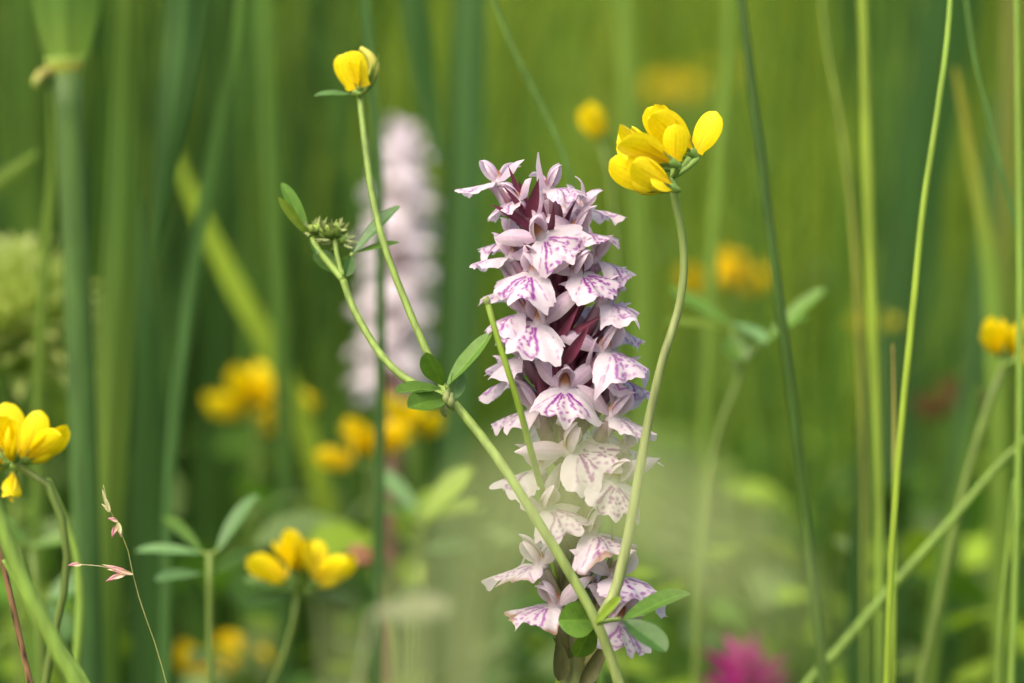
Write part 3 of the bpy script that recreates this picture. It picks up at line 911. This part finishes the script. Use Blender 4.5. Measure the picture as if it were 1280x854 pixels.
trefoil('yellow trefoil head with two raised petals just above the bottom leaves', 372, 742, 0.085,
        [(368, 770), (355, 820), (338, 860)],
        [(-2, -18, (-0.95, -0.2, 0.32), (0.3, -0.2, 0.9), 0.82, 1.05), (2, -20, (-0.05, -0.3, 0.95), (-0.9, -0.3, 0.2), 0.80, 0.4), (14, -10, (0.95, -0.3, 0.42), (-0.2, -0.5, 0.9), 0.90, 1.0), (18, -12, (0.25, 0.4, 0.9), (-0.9, 0, 0.3), 0.7, 0.3)],
        leaves=[((372, 742), (366, 738), [(368, 738, 306, 727, 22, (0, -0.6, 0.8), LEAF_MID, .004), (366, 742, 306, 754, 16, (0, -0.8, 0.6), LEAF_DARK, -.004), (372, 742, 345, 712, 22, (0.1, -0.9, 0.4), LEAF_MID * 0.9, .004)]), ((374, 744), (392, 742), [(392, 742, 440, 752, 16, (0, -0.8, 0.5), LEAF_DARK, .006)])])
trefoil('large blurred yellow trefoil head left of the forked stem', 322, 515, 0.30, [(322, 560), (318, 700), (312, 860)],
        [(-8, 0, (-0.95, -0.3, 0.12), (0, -0.4, 0.9), 1.0, 1.0), (-4, -4, (-0.45, -0.6, 0.6), (0.3, -0.5, 0.8), 1.05, 0.9), (4, -4, (0.45, -0.5, 0.6), (-0.3, -0.5, 0.8), 1.0, 0.9), (14, -2, (0.95, -0.2, 0.1), (0, -0.5, 0.9), 1.0, 1.0), (10, 4, (0.2, -0.7, -0.4), (0, -0.8, 0.4), 0.8, 0.7), (0, -6, (0.0, 0.4, 0.9), (0.5, -0.6, 0), 0.9, 0.7)])
trefoil('orange-yellow trefoil head with upright petals under the forked stem', 462, 583, 0.20, [(464, 620), (470, 760), (472, 860)],
        [(-12, -4, (-0.95, -0.2, 0.08), (0.2, -0.3, 0.9), 0.8, 1.15), (-6, -6, (-0.2, -0.2, 0.95), (-0.9, -0.4, 0), 0.82, 0.3), (6, -4, (0.1, -0.4, 0.9), (0.7, -0.7, 0), 0.75, 0.3), (16, -6, (0.35, 0, 0.95), (0.9, -0.3, 0), 0.8, 0.4)], extra=(A((0.80, 0.60, 0.005)), A((0.74, 0.46, 0.004))))
trefoil('small blurred yellow flower peeping out behind the trefoil leaves', 516, 548, 0.22, [(518, 590), (522, 860)],
        [(-4, -6, (-0.55, -0.5, 0.75), (0.6, -0.6, 0.4), 0.85, 0.8), (4, -4, (0.5, -0.5, 0.3), (0, -0.6, 0.8), 0.8, 0.9)])
trefoil('faint orange-yellow trefoil head at the bottom edge under the trefoil leaves', 288, 846, 0.28, [(290, 880)],
        [(-14, -2, (-0.9, -0.3, 0.4), (0.2, -0.5, 0.9), 1.0, 1.0), (0, -4, (0, -0.7, 0.6), (0, -0.5, 0.9), 0.9, 0.9), (16, -2, (0.7, -0.4, 0.5), (-0.2, -0.5, 0.9), 0.95, 0.8)], extra=(A((0.80, 0.60, 0.005)), A((0.74, 0.46, 0.004))))
trefoil('single blurred yellow bloom just left of the sharp yellow umbel', 752, 172, 0.14, [(758, 200), (772, 420), (776, 860)],
        [(6, 4, (-0.55, -0.3, 0.8), (0.8, -0.3, 0.4), 0.72, 0.3), (6, 4, (-0.65, 0.1, 0.6), (0.8, -0.3, 0.4), 0.7, 0.4)])
trefoil('very soft yellow bloom high behind the sharp yellow umbel', 842, 128, 0.75, [(842, 200), (840, 560), (838, 860)], umbel(4, 1.0, 41), extra=(A((0.72, 0.58, 0.01)), A((0.6, 0.44, 0.01))))
trefoil('faint yellow bloom highest in the picture, above the long dark stem', 905, 100, 0.85, [(906, 200), (905, 560), (903, 860)], umbel(3, 0.75, 43), extra=(A((0.42, 0.40, 0.01)), A((0.36, 0.32, 0.01))))
trefoil('soft golden bloom behind the dark stem, right of the orchid', 905, 366, 0.42, [(905, 420), (900, 620), (895, 860)],
        [(-14, -2, (-0.8, -0.4, 0.3), (0.2, -0.5, 0.9), 0.95, 1.0), (6, -4, (0.1, -0.7, 0.7), (0, -0.4, 0.9), 1.0, 0.9), (14, -2, (0.7, -0.4, 0.3), (-0.2, -0.5, 0.9), 1.0, 1.0), (4, 0, (0.2, 0.7, 0.6), (0, 0, 1), 1.0, 0.9)], extra=(A((0.80, 0.58, 0.005)), A((0.74, 0.45, 0.004))))
trefoil('yellow bloom on a leaning green stalk at the picture edge', 1254, 458, 0.085, [(1238, 500), (1205, 610), (1176, 740), (1150, 860)],
        [(0, -10, (-0.55, -0.4, 0.75), (0.8, -0.4, 0.3), 0.72, 0.5), (6, -8, (0.5, -0.3, 0.8), (-0.8, -0.4, 0.3), 0.78, 0.6), (6, -6, (0.9, -0.3, 0.3), (0, -0.3, 0.9), 0.72, 0.9)], rs=0.0011)
trefoil('dull yellow closed bloom left of the thin grass tip', 1092, 416, 0.28, [(1094, 470), (1096, 860)],
        [(-6, -4, (-0.9, -0.2, 0.3), (0, -0.4, 0.9), 0.5, 0.9), (6, -4, (0.9, -0.2, 0.3), (0, -0.4, 0.9), 0.5, 0.9)], extra=(A((0.42, 0.42, 0.03)), A((0.3, 0.34, 0.03))))
trefoil('rust-brown withered bloom beside the leaning stalk', 1200, 520, 0.30, [(1195, 600), (1190, 860)],
        [(-8, -4, (-0.8, -0.4, 0.1), (0, -0.4, 0.9), 0.9, 0.8), (8, -4, (0.7, -0.4, 0.4), (0, -0.4, 0.9), 0.9, 0.8), (0, -2, (0, -0.8, 0.4), (0, 0, 1), 0.9, 0.8)], extra=(A((0.17, 0.095, 0.04)), A((0.13, 0.07, 0.03))))
trefoil('faded brown bloom to the right of the yellow two-petalled head', 478, 702, 0.12, [(484, 730), (500, 860)],
        [(0, -2, (-0.98, -0.1, 0.05), (0, -0.5, 0.9), 0.62, 0.2), (0, -2, (-0.95, 0.2, 0.1), (0, 0.3, 0.9), 0.6, 0.2)], extra=(A((0.34, 0.17, 0.09)), A((0.25, 0.11, 0.05))))

# leafy shoots
def shoot(label, pts, y, leaves, r=0.0009, col=None, group='leafy shoots without flowers'):
    foot = P(*pts[-1], y)
    t = thing('leafy_shoot', label, 'plant', (foot[0], y, 0), group)
    w = [P(a, b, y) for a, b in pts]
    w += [A((foot[0] + 0.003, y, 0.11)), A((foot[0], y, -0.01))]
    c = STEM_GREEN * 0.7 if col is None else col
    obj('stem', tube(smooth(w, 40), [r * 0.8, r, r], 9, [c, c]), M_STEM, t)
    for (a, b, lf) in leaves:
        leaf(t, a, b, lf, y)
    return t


shoot('trefoil shoot with grey-green leaflets left of the yellow two-petalled head', [(262, 690), (262, 760), (263, 860)], 0.075,
      [((262, 695), (250, 690), [(254, 692, 172, 690, 24, (0, -0.4, 0.9), LEAF_BLUE * 2.0, .0), (252, 716, 196, 726, 24, (0, -0.6, 0.8), LEAF_BLUE * 1.6, -.01), (252, 690, 205, 650, 20, (0.2, -0.7, 0.5), LEAF_MID * 0.8, .02)]),
       ((262, 695), (272, 688), [(270, 692, 322, 622, 26, (-0.5, -0.7, 0.4), LEAF_BLUE * 1.5, .01), (268, 718, 312, 690, 26, (-0.2, -0.8, 0.5), LEAF_MID * 0.8, .01)])])
shoot('green trefoil shoot with drooping top leaves right of the peduncle', [(915, 425), (925, 470), (905, 520), (888, 590), (878, 700), (870, 860)], 0.11,
      [((918, 440), (915, 410), [(915, 408, 838, 362, 32, (0.2, -0.5, 0.8), LEAF_MID * 1.1, .0), (912, 410, 832, 402, 18, (0, -0.6, 0.8), LEAF_LIME * 0.7, -.01), (916, 404, 956, 430, 22, (0.2, -0.7, 0.7), LEAF_BLUE * 1.8, -.01), (912, 420, 930, 450, 40, (0.1, -0.9, 0.2), LEAF_MID * 0.8, -.005)]),
       ((925, 462), (958, 424), [(956, 426, 1030, 364, 20, (-0.4, -0.7, 0.5), LEAF_MID * 1.2, .0), (957, 426, 1008, 396, 18, (0, -0.5, 0.8), LEAF_MID * 1.1, -.006)])])
shoot('bright lime leafy shoot blurred to the left of the orchid foot', [(528, 640), (520, 720), (515, 860)], 0.17,
      [((528, 645), (530, 640), [(530, 650, 590, 590, 40, (-0.3, -0.7, 0.6), LEAF_LIME, .0), (528, 650, 470, 585, 24, (0.2, -0.6, 0.7), LEAF_BLUE * 2.0, .01), (530, 655, 600, 640, 34, (0, -0.5, 0.9), LEAF_LIME * 0.8, -.01), (526, 655, 480, 640, 34, (0, -0.6, 0.8), LEAF_MID * 1.3, -.01)]),
       ((526, 690), (530, 680), [(530, 685, 500, 640, 40, (0.1, -0.9, 0.3), LEAF_LIME * 0.9, .0), (530, 690, 590, 682, 26, (0, -0.5, 0.8), LEAF_BLUE * 1.8, .0), (526, 692, 508, 730, 46, (0, -0.9, 0.3), LEAF_LIME * 0.8, .0), (528, 660, 546, 615, 36, (0, -0.9, 0.3), LEAF_LIME, .01)])])
shoot('green trefoil shoot behind the lone stalk in the bottom left corner', [(40, 690), (48, 760), (52, 860)], 0.10,
      [((40, 695), (36, 680), [(38, 684, 100, 672, 26, (0, -0.5, 0.8), LEAF_MID, .0), (36, 684, -10, 650, 28, (0.2, -0.6, 0.7), LEAF_MID * 0.9, .0)]),
       ((46, 760), (60, 745), [(60, 748, 110, 722, 34, (-0.1, -0.7, 0.6), LEAF_BLUE * 1.7, .0), (58, 752, 84, 800, 34, (0.1, -0.9, 0.3), LEAF_BLUE * 1.5, .0)])])

# the broken stalk that crosses the orchid's left side
broken = thing('broken_stalk', 'thin bare green stalk with a snapped tip crossing the orchid flowers', 'stalk', (P(702, 427)[0], 0.015, 0))
obj('stem', tube(smooth([P(609, 377, -.016), P(623, 427, -.016), P(640, 478, -.016), P(656, 534, -.015), P(668, 580, -.010), P(681, 625, -.003), P(692, 680, .004), P(698, 780, .012), P(700, 870, .014), A((P(702, 427)[0], .015, .12)), A((P(702, 427)[0], .015, -.01))], 60), [0.0005, 0.0007, 0.00075, 0.0008, 0.0008, 0.0009], 10, [LEAF_LIME * 0.8, LEAF_LIME * 0.9, LEAF_LIME * 0.8]), M_STEM, broken)
obj('snapped_tip', tube(smooth([P(610, 381, -.016), P(608, 375, -.016), P(606, 372, -.016)], 6), [0.0005, 0.0007, 0.0006], 8, [STEM_PALE] * 2), M_STEM, broken)

# ------------------------------------------------------------------ the orchid out of focus behind
back = thing('spotted_orchid', 'washed-out pink orchid spike far out of focus, behind the forked trefoil stem', 'orchid', (P(505, 427, .33)[0], 0.33, 0))
bx0 = P(505, 160, .33); bx1 = P(490, 490, .33)
obj('stem', tube(smooth([bx0, (bx0 + bx1) / 2, bx1, A((bx1[0], .33, .1)), A((bx1[0], .33, -.01))], 30), [0.001, 0.003, 0.0035, 0.004, 0.0045], 9, [MAROON * 2, A((.14, .12, .05)), A((.14, .22, .05))]), M_DARK, back)
for k in range(30):
    t = (k + 0.5) / 30
    c = bx0 * (1 - t) + bx1 * t
    phi = (k * 137.5) % 360 - 180
    ph = math.radians(phi)
    rad = 0.003 + 0.004 * min(1, t * 3)
    pos = c + A((math.sin(ph), -math.cos(ph), 0)) * rad
    s = 0.74 + 0.26 * min(1, t * 2.5)
    fm = flower_meshes(900 + k, 0, 0, 0, side=abs(math.sin(ph)))
    M = rot(phi, 4, 0) * s * 1.05 * MM
    v_, f_, c_ = xform(merge([m for g in fm.values() for m in g]), M, pos)
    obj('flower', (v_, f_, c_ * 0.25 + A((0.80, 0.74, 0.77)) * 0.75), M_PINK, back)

# ------------------------------------------------------------------ clover heads
def clover(label, cx, cy, y, rad, n, c0, c1, c2, L, W, squash=1.0, mix=None):
    c = P(cx, cy, y)
    t = thing('clover_head', label, 'wildflower', (c[0], y, 0))
    obj('stem', tube(smooth([c - A((0, 0, rad * 0.5)), A((c[0] + .003, y, c[2] * 0.5)), A((c[0], y, -.01))], 20), [0.0012, 0.0013, 0.0014], 9, [STEM_GREEN * 0.8] * 2), M_STEM, t)
    fl = []
    g = 2.39996
    for i in range(n):
        zz = 1 - 1.55 * (i + 0.5) / n
        q = math.sqrt(max(0, 1 - zz * zz)); a = i * g
        d = A((q * math.cos(a), q * math.sin(a), zz * squash + 0.25))
        b = c + A((q * math.cos(a), q * math.sin(a), zz * squash)) * rad * 0.35
        cc = c1 if mix is None or rng.random() > 0.35 else mix
        fl.append(place(petal(L * (0.85 + 0.3 * rng.random()), W, 0.7, 0.7, 0.4, bend=0.3, bend2=-0.7, cup=0.7, nu=8, nv=5, colf=veined(c0, cc, veins=False)), b, d, A((0, 0, 1.0)) - d * 0.2))
        fl.append(place(petal(L * 0.8, W * 0.6, 0.7, 0.6, 0.4, bend=0.1, cup=0.6, nu=6, nv=4, colf=veined(c0, c2, veins=False)), b, d + A((0, 0, -0.15)), -A((0, 0, 1.0)) + d * 0.2))
    h = obj('florets', merge(fl), M_PINK, t)
    h['kind'] = 'stuff'
    for k in range(3):
        a = k * 2.1 + 0.4
        b = c - A((0, 0, rad * 0.45))
        obj('leaflet', leaflet_mesh(b, b + A((math.cos(a) * rad * 1.3, math.sin(a) * rad * 1.3, rad * 0.1)), rad * 0.9, (0, 0, 1), LEAF_MID), M_LEAF, t)
    return t


clover('pale greenish-white flower head blurred at the picture edge', 16, 425, 0.17, 0.019, 170, A((0.36, 0.48, 0.08)), A((0.56, 0.63, 0.22)), A((0.33, 0.46, 0.07)), 0.018, 0.0036, 1.2, mix=A((0.50, 0.58, 0.14)))
clover('magenta clover head out of focus at the bottom edge', 930, 868, 0.17, 0.008, 15, A((0.40, 0.045, 0.20)), A((0.54, 0.035, 0.29)), A((0.42, 0.03, 0.24)), 0.0105, 0.0050, 1.5)

# ------------------------------------------------------------------ single blades and stalks one can tell apart
def to_ground(pts, y, n=44):
    """The part in view as a smooth path, then on down to the ground. Returns path and how many samples are in view."""
    w = [P(a, b, y) for a, b in pts]
    path = smooth(w, n)
    x, z = path[-1][0], path[-1][2]
    g = float(ground_z(x, y))
    if z > g + 0.02:
        t = unit(path[-1] - path[-2])
        q = path[-1] + t * (z - g) * 0.3
        q[2] = max(q[2], g + (z - g) * 0.3)
        path = np.vstack([path, smooth([path[-1], q, A((q[0] + 0.3 * t[0] * (z - g) * 0.3, y, g - 0.01))], 14)[1:]])
    return path, n


def along(vals, n, m):
    vals = np.asarray(vals, float)
    t = np.minimum(np.arange(m) / (n - 1), 1.0)
    u = np.linspace(0, 1, len(vals))
    if vals.ndim == 1:
        return np.interp(t, u, vals)
    return A([np.interp(t, u, vals[:, k]) for k in range(3)]).T


def blade(label, pts, y, wpx, cols, name='tall_reed', cat='grass blade', fold=0.35, hint=(0, -1, 0), stripe=0.3, group='broad blades standing in the meadow', twist=0.0, ext=True):
    path, n = to_ground(pts, y) if ext else (smooth([P(a, b, y) for a, b in pts], 44), 44)
    m = len(path)
    k = px_at(y)
    me = ribbon(path, along(A(wpx) * k, n, m), fold, 9, along(np.atleast_2d(cols), n, m), hint, stripe, twist)
    return tag(obj(name, me, M_BLADE, origin=A((path[-1][0], path[-1][1], 0))), label, cat, group)


def stalk(label, pts, y, rpx, cols, name='grass_stalk', cat='stalk', group='thin stalks standing in the meadow'):
    path, n = to_ground(pts, y)
    m = len(path)
    k = px_at(y)
    me = tube(path, along(A(rpx) * k, n, m), 9, along(np.atleast_2d(cols), n, m))
    return tag(obj(name, me, M_STEM, origin=A((path[-1][0], path[-1][1], 0))), label, cat, group)


DK = A((0.028, 0.074, 0.015)); BL = A((0.050, 0.112, 0.030)); MG = A((0.080, 0.160, 0.026)); LG = A((0.14, 0.23, 0.035)); YG = A((0.185, 0.27, 0.024))

# left group: a reed with its collar
reed = thing('reed', 'broad reed whose flared leaf narrows to a yellow collar in the top left corner', 'reed', (P(108, 427, .10)[0], .10, 0))
obj('leaf_blade', ribbon(smooth([P(80, -160, .10), P(80, -60, .10), P(80, 0, .10), P(81, 50, .10), P(82, 78, .10)], 24), [110 * px_at(.1), 108 * px_at(.1), 98 * px_at(.1), 80 * px_at(.1), 50 * px_at(.1)], 0.5, 11, [LG * .9, LG * .9, MG, LG], stripe=0.3), M_BLADE, reed)
obj('collar', tube(smooth([P(81, 72, .10), P(82, 84, .10), P(84, 98, .10)], 8), [26 * px_at(.1), 23 * px_at(.1), 18 * px_at(.1)], 14, [LG * 1.2, A((.25, .26, .035)), MG], flat=0.4), M_STEM, reed)
obj('auricle', tube(smooth([P(62, 88, .098), P(50, 96, .096), P(45, 104, .095), P(52, 112, .096)], 12), [6 * px_at(.1), 7 * px_at(.1), 6 * px_at(.1), 3 * px_at(.1)], 9, [A((.27, .25, .06)), A((.24, .23, .05)), LG]), M_STEM, reed)
obj('stem', tube(smooth([P(84, 92, .10), P(90, 200, .10), P(98, 400, .10), P(106, 600, .10), P(112, 860, .10), A((P(116, 427, .1)[0], .10, .10)), A((P(116, 427, .1)[0], .10, -.01))], 50), [18 * px_at(.1), 18 * px_at(.1), 19 * px_at(.1), 20 * px_at(.1)], 12, [MG * .7, DK * 1.1, DK * 1.1, MG * .7], flat=0.6), M_STEM, reed)

blade('wide mid-green blade running full height, right of the yellow-collared reed', [(162, -60), (156, 120), (150, 300), (140, 480), (132, 620), (128, 860)], .12, [30, 38, 44, 46, 42, 40], [LG * .85, MG, LG * .8, MG])
blade('dark blue-green blade hanging to a pale tip, second from the left corner', [(236, -60), (226, 60), (210, 180), (196, 290), (191, 324)], .10, [52, 48, 40, 28, 6], [DK * 1.1, BL, DK, DK * 1.2], ext=False)
blade('broad dark blade filling the lower left behind the grass spikelets', [(176, 250), (178, 330), (184, 480), (188, 640), (190, 860)], .16, [4, 26, 44, 52, 54], [BL, DK, DK, DK * .9], fold=0.2)
blade('slanting yellow-green blade crossing behind the blurred yellow heads', [(205, 150), (234, 230), (290, 350), (345, 450), (385, 550), (418, 680), (440, 860)], .24, [6, 20, 27, 28, 26, 24, 20], [YG * 1.15, YG * 1.15, YG, LG * .9], fold=0.15)
blade('thin grey-green blade leaning in front of the slanting yellow-green one', [(303, -30), (292, 60), (266, 190), (246, 310), (228, 430), (214, 560), (205, 860)], .11, [10, 15, 16, 15, 13, 12], [MG, BL * 1.3, BL * 1.3], fold=0.2)
blade('narrow light blade with fine tip left of the reed stem', [(62, 110), (64, 220), (58, 300), (50, 420), (46, 620), (44, 860)], .13, [3, 14, 15, 16, 16], [LG, LG * .8, MG])
blade('short lime blade poking in at the left edge under the collar', [(48, 190), (20, 212), (-14, 240), (-40, 290)], .14, [6, 22, 24, 22], [LG * .9, LG * .8, MG], ext=True)
blade('dark green blade curving to a point above the faded orchid', [(512, -60), (522, 40), (536, 130), (552, 206)], .17, [34, 34, 28, 8], [BL * .9, DK * 1.3, BL], ext=False)
blade('blue-green straight blade between the faded orchid and the sharp orchid', [(592, -60), (588, 120), (582, 300), (574, 480), (566, 640), (560, 860)], .20, [34, 36, 36, 36, 34, 30], [BL * 1.2, BL * 1.1, BL], fold=0.25)
blade('dark thin blade touching the blue-green one on its left side', [(574, -60), (566, 140), (556, 300), (548, 480), (545, 860)], .22, [12, 14, 16, 16], [DK, DK])
blade('pale thin blade rising beside the yellow half-open bloom', [(452, -60), (462, 60), (472, 200), (476, 400), (474, 600), (470, 860)], .10, [10, 12, 13, 14, 14], [BL * 1.2, BL, BL], fold=0.2)
blade('soft mid-green blade left of the tall trefoil branch', [(330, -60), (336, 150), (346, 330), (354, 480), (356, 860)], .22, [20, 22, 24, 24], [MG, MG * .8, BL])
blade('broad dark blade leaning behind the two thin right-hand stalks', [(1196, -60), (1178, 60), (1150, 220), (1130, 380), (1118, 560), (1112, 860)], .30, [70, 74, 70, 54, 40, 36], [DK * 1.2, DK * 1.1, BL * .9, DK], fold=0.15)
blade('dark bluish blade pointed at the dull yellow closed bloom', [(1088, 400), (1086, 470), (1080, 560), (1074, 700), (1070, 860)], .15, [3, 18, 28, 30, 28], [DK * 1.1, DK * .9, DK * .9], fold=0.2)
blade('lime blade with an ochre tip near the top right corner', [(1194, 84), (1206, 150), (1222, 240), (1238, 330), (1246, 480), (1250, 860)], .14, [5, 18, 26, 26, 22, 20], [A((.26, .25, .03)), LG, LG, LG * .8], fold=0.2)
stalk('slanting pale stalk running down past the clover to the bottom edge', [(1300, 536), (1262, 568), (1190, 650), (1110, 740), (1050, 810), (1004, 862), (970, 930)], .075, [4, 5, 6, 6.5, 6.5, 6], [LG * .9, LG * .95, LG, LG])
blade('olive blade with brown tint against the right edge', [(1266, -60), (1262, 120), (1256, 300), (1250, 480), (1246, 860)], .20, [22, 24, 24, 22, 20], [A((.15, .16, .035)), A((.13, .18, .03)), LG * .8], fold=0.2)
blade('grey-green blade behind the yellow edge bloom', [(1246, 120), (1236, 300), (1216, 480), (1190, 680), (1176, 860)], .24, [8, 30, 34, 30, 28], [BL * 1.1, BL, DK], fold=0.2)
blade('upright green blade crossing behind the slanting pale blade', [(1222, 480), (1206, 580), (1180, 700), (1160, 860)], .13, [6, 18, 22, 22], [MG, MG, LG * .8], fold=0.25)
blade('yellow-green blade behind the right side of the sharp umbel', [(914, -60), (908, 80), (894, 260), (884, 420), (878, 600), (872, 860)], .17, [12, 15, 17, 16, 14, 12], [LG, LG, LG * .9], fold=0.2)
blade('soft lime blade behind the top of the sharp umbel', [(776, -60), (784, 60), (796, 240), (806, 480), (812, 860)], .26, [22, 26, 28, 26], [LG, LG * .9, MG])

stalk('long dark stalk sweeping from the top past the green shoot', [(922, -50), (936, 80), (954, 220), (972, 360), (990, 500), (1008, 660), (1024, 800), (1030, 860)], .055, [5.5, 6.5, 7, 7, 7], [A((.034, .075, .008)), A((.030, .070, .008)), A((.036, .08, .008)), A((.06, .12, .015))])
stalk('upright yellow-green stalk above the dull yellow closed bloom', [(1076, -50), (1082, 120), (1086, 280), (1092, 420), (1098, 600), (1100, 860)], .085, [6, 7, 7.5, 6.5, 5], [YG * .85, YG * .85, LG * .9])
stalk('thin crisp lime stalk leaning left from the top edge', [(1190, -40), (1186, 30), (1172, 140), (1154, 260), (1142, 380), (1128, 520), (1118, 640), (1108, 860)], .022, [3.5, 4, 4.5, 4.5, 4], [LG * 1.2, YG * 1.0, YG])
stalk('straight thin lime stalk along the right edge', [(1270, -40), (1273, 160), (1275, 400), (1272, 620), (1264, 860)], .05, [3, 4, 4.5, 4.5], [LG, LG * 1.1, LG])
stalk('curving thin stalk ending among the right-edge stalks at the bottom', [(1268, 600), (1258, 700), (1250, 780), (1246, 860)], .055, [2, 3, 3.5], [LG, LG * .9])
stalk('thin curved stalk falling away from the top right corner', [(1204, -40), (1216, 60), (1236, 150), (1256, 230), (1276, 300), (1300, 380), (1310, 860)], .06, [2.5, 3, 3, 3], [MG, DK * 1.5, MG])
stalk('short pointed grass tip under the dull yellow closed bloom', [(1116, 430), (1117, 480), (1118, 560), (1118, 650), (1116, 860)], .05, [0.6, 2.5, 3, 3], [A((.30, .20, .05)), LG * 1.1, YG])
stalk('fine stalk leaning across the top toward the orchid tip', [(606, -40), (628, 30), (660, 100), (690, 160), (712, 215), (738, 330), (750, 860)], .07, [3, 3.5, 3.5, 3.5, 3.5], [MG * .9, MG * .8, MG])
stalk('thin ochre-flecked stalk between the dark stalk and the upright one', [(1024, -40), (1034, 60), (1050, 150), (1064, 260), (1074, 420), (1080, 860)], .12, [2.5, 3, 3, 3], [LG, A((.19, .19, .03)), LG * .9])
# bottom left corner
stalk('slanting soft lime stalk in the bottom left corner', [(-30, 560), (0, 650), (30, 730), (66, 800), (104, 870)], -.055, [7, 9, 10, 11, 11], [LG * 1.1, LG, LG])
stalk('thin pale stalk meeting the slanting lime one in the corner', [(4, 700), (24, 735), (52, 775), (80, 812), (104, 845), (120, 880)], -.02, [2.5, 3, 3.5, 4], [LG * 1.1, LG * 1.1, LG])
stalk('pale arched stalk behind the yellow edge trefoil', [(60, 600), (78, 640), (92, 680), (100, 740), (98, 800), (90, 870)], .05, [2, 4, 6, 6, 5], [LG, LG * 1.2, LG])
dead = thing('dead_stalk', 'brown black-spotted dead stalk in the bottom left corner', 'stalk', (P(44, 427)[0], .0, 0))
dm = tube(smooth([P(-14, 640, 0), P(0, 690, 0), P(12, 740, 0), P(24, 795, 0), P(38, 855, 0), A((P(42, 427)[0], 0, .1)), A((P(44, 427)[0], 0, -.01))], 120), [3.5 * PX, 4.5 * PX, 6 * PX, 7 * PX, 7 * PX, 7 * PX], 14, [A((.16, .085, .04)), A((.24, .15, .065)), A((.36, .25, .12)), A((.36, .25, .12))])
dv, df, dc = dm
spots = np.clip((np.sin(dv[:, 2] * 2100 + dv[:, 0] * 4000) + np.sin(dv[:, 2] * 3700 + 2 + dv[:, 1] * 5000) + np.sin(dv[:, 2] * 900) - 0.9) * 1.3, 0, 1)[:, None]
dc = dc * (1 - spots * 0.88)
obj('stem', (dv, df, dc), M_STEM, dead)
# grass flower with spikelets
pan = thing('grass_panicle', 'thin grass culm with small pink spikelets, sharp in the lower left', 'grass', (P(212, 427)[0], .0, 0))
cul = smooth([P(129, 606, 0), P(134, 630, 0), P(150, 662, 0), P(162, 695, 0), P(167, 722, 0), P(178, 760, 0), P(193, 802, 0), P(207, 850, 0), A((P(222, 427)[0], 0, .12)), A((P(226, 427)[0], 0, -.01))], 70)
obj('culm', tube(cul, [0.4 * PX, 0.8 * PX, 1.2 * PX, 1.7 * PX, 1.9 * PX], 8, [A((.24, .24, .08)), A((.26, .30, .09)), LG * 1.2]), M_STEM, pan)
PK = A((.50, .20, .26)); ST = A((.45, .42, .22))
for (bx, by, tx, ty, w, cA, cB) in [(147, 655, 140, 672, 7, PK, PK * .9), (147, 653, 152, 672, 7, ST, PK), (147, 652, 135, 648, 5, PK, PK * .6), (133, 632, 128, 612, 4, ST, ST * .8), (137, 640, 132, 622, 5, ST, ST), (137, 640, 127, 630, 4, ST, ST * .8),
                                    (166, 718, 134, 712, 6, PK * .8, ST), (158, 717, 132, 727, 7, PK, PK * .6), (166, 718, 128, 706, 5, PK, ST), (102, 706, 85, 707, 5, PK, PK * .8)]:
    d = P(tx, ty, 0) - P(bx, by, 0)
    sp = [tube(smooth([P(bx, by, 0), P((bx + tx) / 2, (by + ty) / 2 - 1, 0), P(tx, ty, 0)], 10), [0.4 * PX, w * 0.5 * PX, w * 0.42 * PX, 0.3 * PX], 8, [cA * .8, cA, cB], flat=0.6)]
    sp.append(place(petal(np.linalg.norm(d) * 0.8, w * PX * 0.9, 0.6, 1.0, 0.4, bend=0.2, cup=0.8, nu=7, nv=5, colf=veined(ST, cA, veins=False)), P(bx, by, -.0006), d, (0.1, -1, 0.3)))
    obj('spikelet', merge(sp), M_STEM, pan)
obj('pedicel', tube(smooth([P(166, 718, 0), P(150, 714, 0), P(126, 708, 0), P(102, 706, 0)], 14), [0.6 * PX, 0.5 * PX, 0.4 * PX], 7, [PK * .7, ST]), M_STEM, pan)

# ------------------------------------------------------------------ near the lens: pale blades that dissolve over the picture's foot
PALE = A((0.43, 0.49, 0.235))
NEAR = 'pale blades close to the camera'
blade('pale nodding blade dissolved close to the camera, veiling the orchid foot', [(1000, 815), (930, 714), (850, 648), (760, 612), (670, 610), (600, 680), (566, 800), (552, 1000)], -.335, [6, 44, 62, 62, 54, 34, 24, 20], [PALE, PALE, PALE, PALE], name='pale_reed', fold=0.2, stripe=0.2, group=NEAR)
blade('pale upright blade dissolved at the bottom edge, right of the pale leaf', [(600, 700), (598, 760), (590, 860), (585, 1200)], -.24, [4, 12, 16, 16], [PALE * .9, PALE * .8], name='pale_reed', fold=0.2, stripe=0.2, group=NEAR)
blade('pale upright blade dissolved at the bottom edge, under the pale leaf', [(500, 720), (506, 790), (510, 870), (512, 1200)], -.24, [4, 12, 16, 16], [PALE * .9, PALE * .8], name='pale_reed', fold=0.2, stripe=0.2, group=NEAR)
blade('pale upright blade dissolved at the bottom edge, left of the pale leaf', [(418, 740), (424, 800), (430, 880), (432, 1200)], -.24, [6, 18, 24, 24], [PALE * .85, PALE * .75], name='pale_reed', fold=0.2, stripe=0.2, group=NEAR)
pl = thing('leafy_shoot', 'single pale pointed leaf softly blurred low between yellow head and orchid', 'plant', (P(450, 427, -.13)[0], -.06, 0))
obj('stem', tube(smooth([P(466, 764, -.13), P(452, 790, -.13), P(446, 860, -.13), A((P(448, 427, -.13)[0], -.06, .1)), A((P(450, 427, -.13)[0], -.06, -.01))], 24), [2 * PX, 3 * PX, 3 * PX], 8, [PALE * .4, PALE * .35]), M_STEM, pl)
obj('leaflet', leaflet_mesh(P(462, 766, -.13), P(560, 764, -.135), 44 * px_at(-.13), (0, -0.75, 0.6), PALE * .30, bend=0.5, fold=0.2), M_LEAF, pl)
